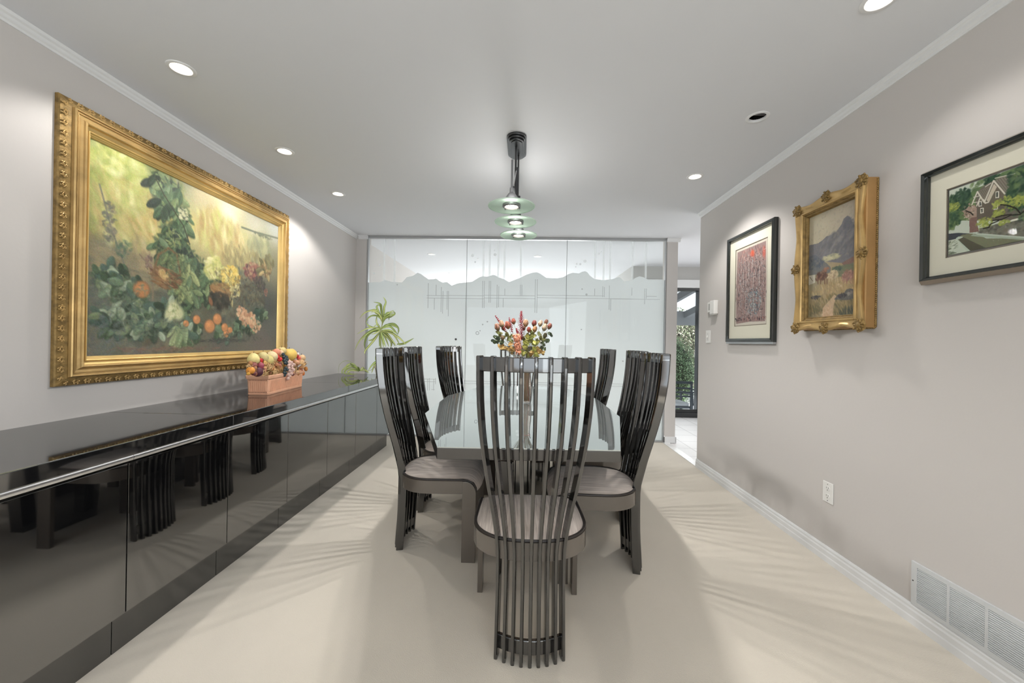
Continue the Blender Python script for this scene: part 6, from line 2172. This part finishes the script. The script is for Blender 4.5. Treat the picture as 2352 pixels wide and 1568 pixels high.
def bush(name, label, c, rx, ry, rz, n, leaf, cols, seed, core=(56, 66, 44), group=None, trunk=True):
    r_ = random.Random(seed)
    t = thing(name, label, 'shrub', (c[0], c[1], GZ), 0, group)
    o0 = Vector(t.location)
    C0 = Vector(c) - o0
    V, F, Cc = [], [], []
    for i in range(n):
        a, q = r_.uniform(0, 2 * PI), r_.uniform(-1, 1)
        s_ = math.sqrt(1 - q * q)
        d = Vector((s_ * math.cos(a), s_ * math.sin(a), q))
        bump = 1 + 0.07 * math.sin(a * 5 + q * 7) + r_.uniform(-.09, .05)
        p = C0 + Vector((d.x * rx, d.y * ry, d.z * rz)) * bump
        if p.z < 0.03: continue
        u = d.cross(Vector((r_.uniform(-1, 1), r_.uniform(-1, 1), r_.uniform(-1, 1)))).normalized()
        w = d.cross(u)
        n_ = (d + u * r_.uniform(-.7, .7) + w * r_.uniform(-.7, .7)).normalized()
        u = n_.cross(w).normalized()
        w = n_.cross(u)
        k = leaf * r_.uniform(.6, 1.3)
        b0 = len(V)
        for e, g, z in ((-1, 0, 0), (0, -.45, .1), (1, 0, 0), (0, .45, .1)):
            V.append(p + u * k * e + w * k * g + n_ * k * z)
        F.append((b0, b0 + 1, b0 + 2, b0 + 3))
        Cc += [r_.choice(cols)] * 4
    leaf_mesh('foliage', V, F, Cc, M['leafmat'], t, 0.001)
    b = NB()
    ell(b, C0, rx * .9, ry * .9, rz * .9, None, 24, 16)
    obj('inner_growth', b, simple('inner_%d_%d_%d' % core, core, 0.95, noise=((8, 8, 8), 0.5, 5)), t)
    if trunk:
        b = NB()
        tube(b, [(0, 0, 0), (0.02, 0, max(0.1, C0.z))], 0.05, 8)
        obj('trunk', b, simple('bark', (92, 78, 64), 0.9), t)
    return t


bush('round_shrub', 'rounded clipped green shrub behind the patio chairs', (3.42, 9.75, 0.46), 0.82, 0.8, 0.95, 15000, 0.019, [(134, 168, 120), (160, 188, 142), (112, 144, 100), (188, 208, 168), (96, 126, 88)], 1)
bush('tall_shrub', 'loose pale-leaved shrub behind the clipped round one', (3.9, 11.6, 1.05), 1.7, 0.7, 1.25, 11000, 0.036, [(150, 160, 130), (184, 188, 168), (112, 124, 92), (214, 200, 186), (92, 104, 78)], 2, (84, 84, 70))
b = NB()
box(b, 2.0, 8, 14.6, 14.8, GZ, 1.9)
struct('garden_wall', b, simple('fence_wood', (132, 122, 112), 0.9, noise=((8, 1, 1), 0.2, 4)))
t = thing('pergola', 'grey timber pergola roof edge above the patio', 'pergola', (3.4, 8.6, GZ))
pm = simple('pergola_paint', (168, 170, 172), 0.7, noise=((3, 3, 3), 0.06, 3))
o0 = Vector(t.location)
obj('fascia', box(NB(), -1.6, 2.4, -0.04, 0.04, 2.02, 2.32), pm, t)
for k, x in enumerate((-0.55, 0.25, 1.2)):
    b = NB()
    rings(b, [[(x + 0.55, -1.7, 2.55 + 0.25), (x + 0.63, -1.7, 2.55 + 0.25), (x + 0.63, -1.7, 2.68 + 0.25), (x + 0.55, -1.7, 2.68 + 0.25)], [(x - 0.2, 0.0, 2.16), (x - 0.12, 0.0, 2.16), (x - 0.12, 0.0, 2.30), (x - 0.2, 0.0, 2.30)]])
    bmesh.ops.recalc_face_normals(b, faces=b.faces)
    obj('rafter', b, pm, t)
for x in (-1.5, 2.3): obj('post', box(NB(), x - .05, x + .05, -.05, .05, 0, 2.02), pm, t)
pc_m = simple('patio_chair_metal', (70, 76, 82), 0.4, metal=0.3, noise=((5, 5, 5), 0.08, 2))
cush = simple('patio_cushion', (204, 206, 208), 0.85, noise=((5, 5, 5), 0.05, 2))


def patio_chair(label, loc, rz):
    t = thing('patio_chair', label, 'patio chair', loc, rz, 'metal patio chairs')
    for sx in (-1, 1):
        b = NB()
        box(b, sx * .26 - .018, sx * .26 + .018, -.27, -.235, 0, .89)
        obj('rear_leg', b, pc_m, t)
        b = NB()
        box(b, sx * .26 - .018, sx * .26 + .018, .22, .255, 0, .62)
        obj('front_leg', b, pc_m, t)
        obj('armrest', box(NB(), sx * .26 - .025, sx * .26 + .025, -.25, .27, .62, .645), pc_m, t)
    for z in (.58, .66, .74, .84):
        obj('back_slat', box(NB(), -.25, .25, -.262, -.244, z, z + (.05 if z > .8 else .032)), pc_m, t)
    obj('seat_frame', box(NB(), -.25, .25, -.25, .25, .36, .40), pc_m, t)
    obj('cushion', box(NB(), -.235, .235, -.23, .245, .40, .465), cush, t, bevel=0.02)
    return t


patio_chair('grey metal patio chair with its slatted back to the door', (3.02, 7.95, GZ), R(0))
patio_chair('grey metal patio armchair turned sideways beyond the first', (3.78, 8.25, GZ), R(70))
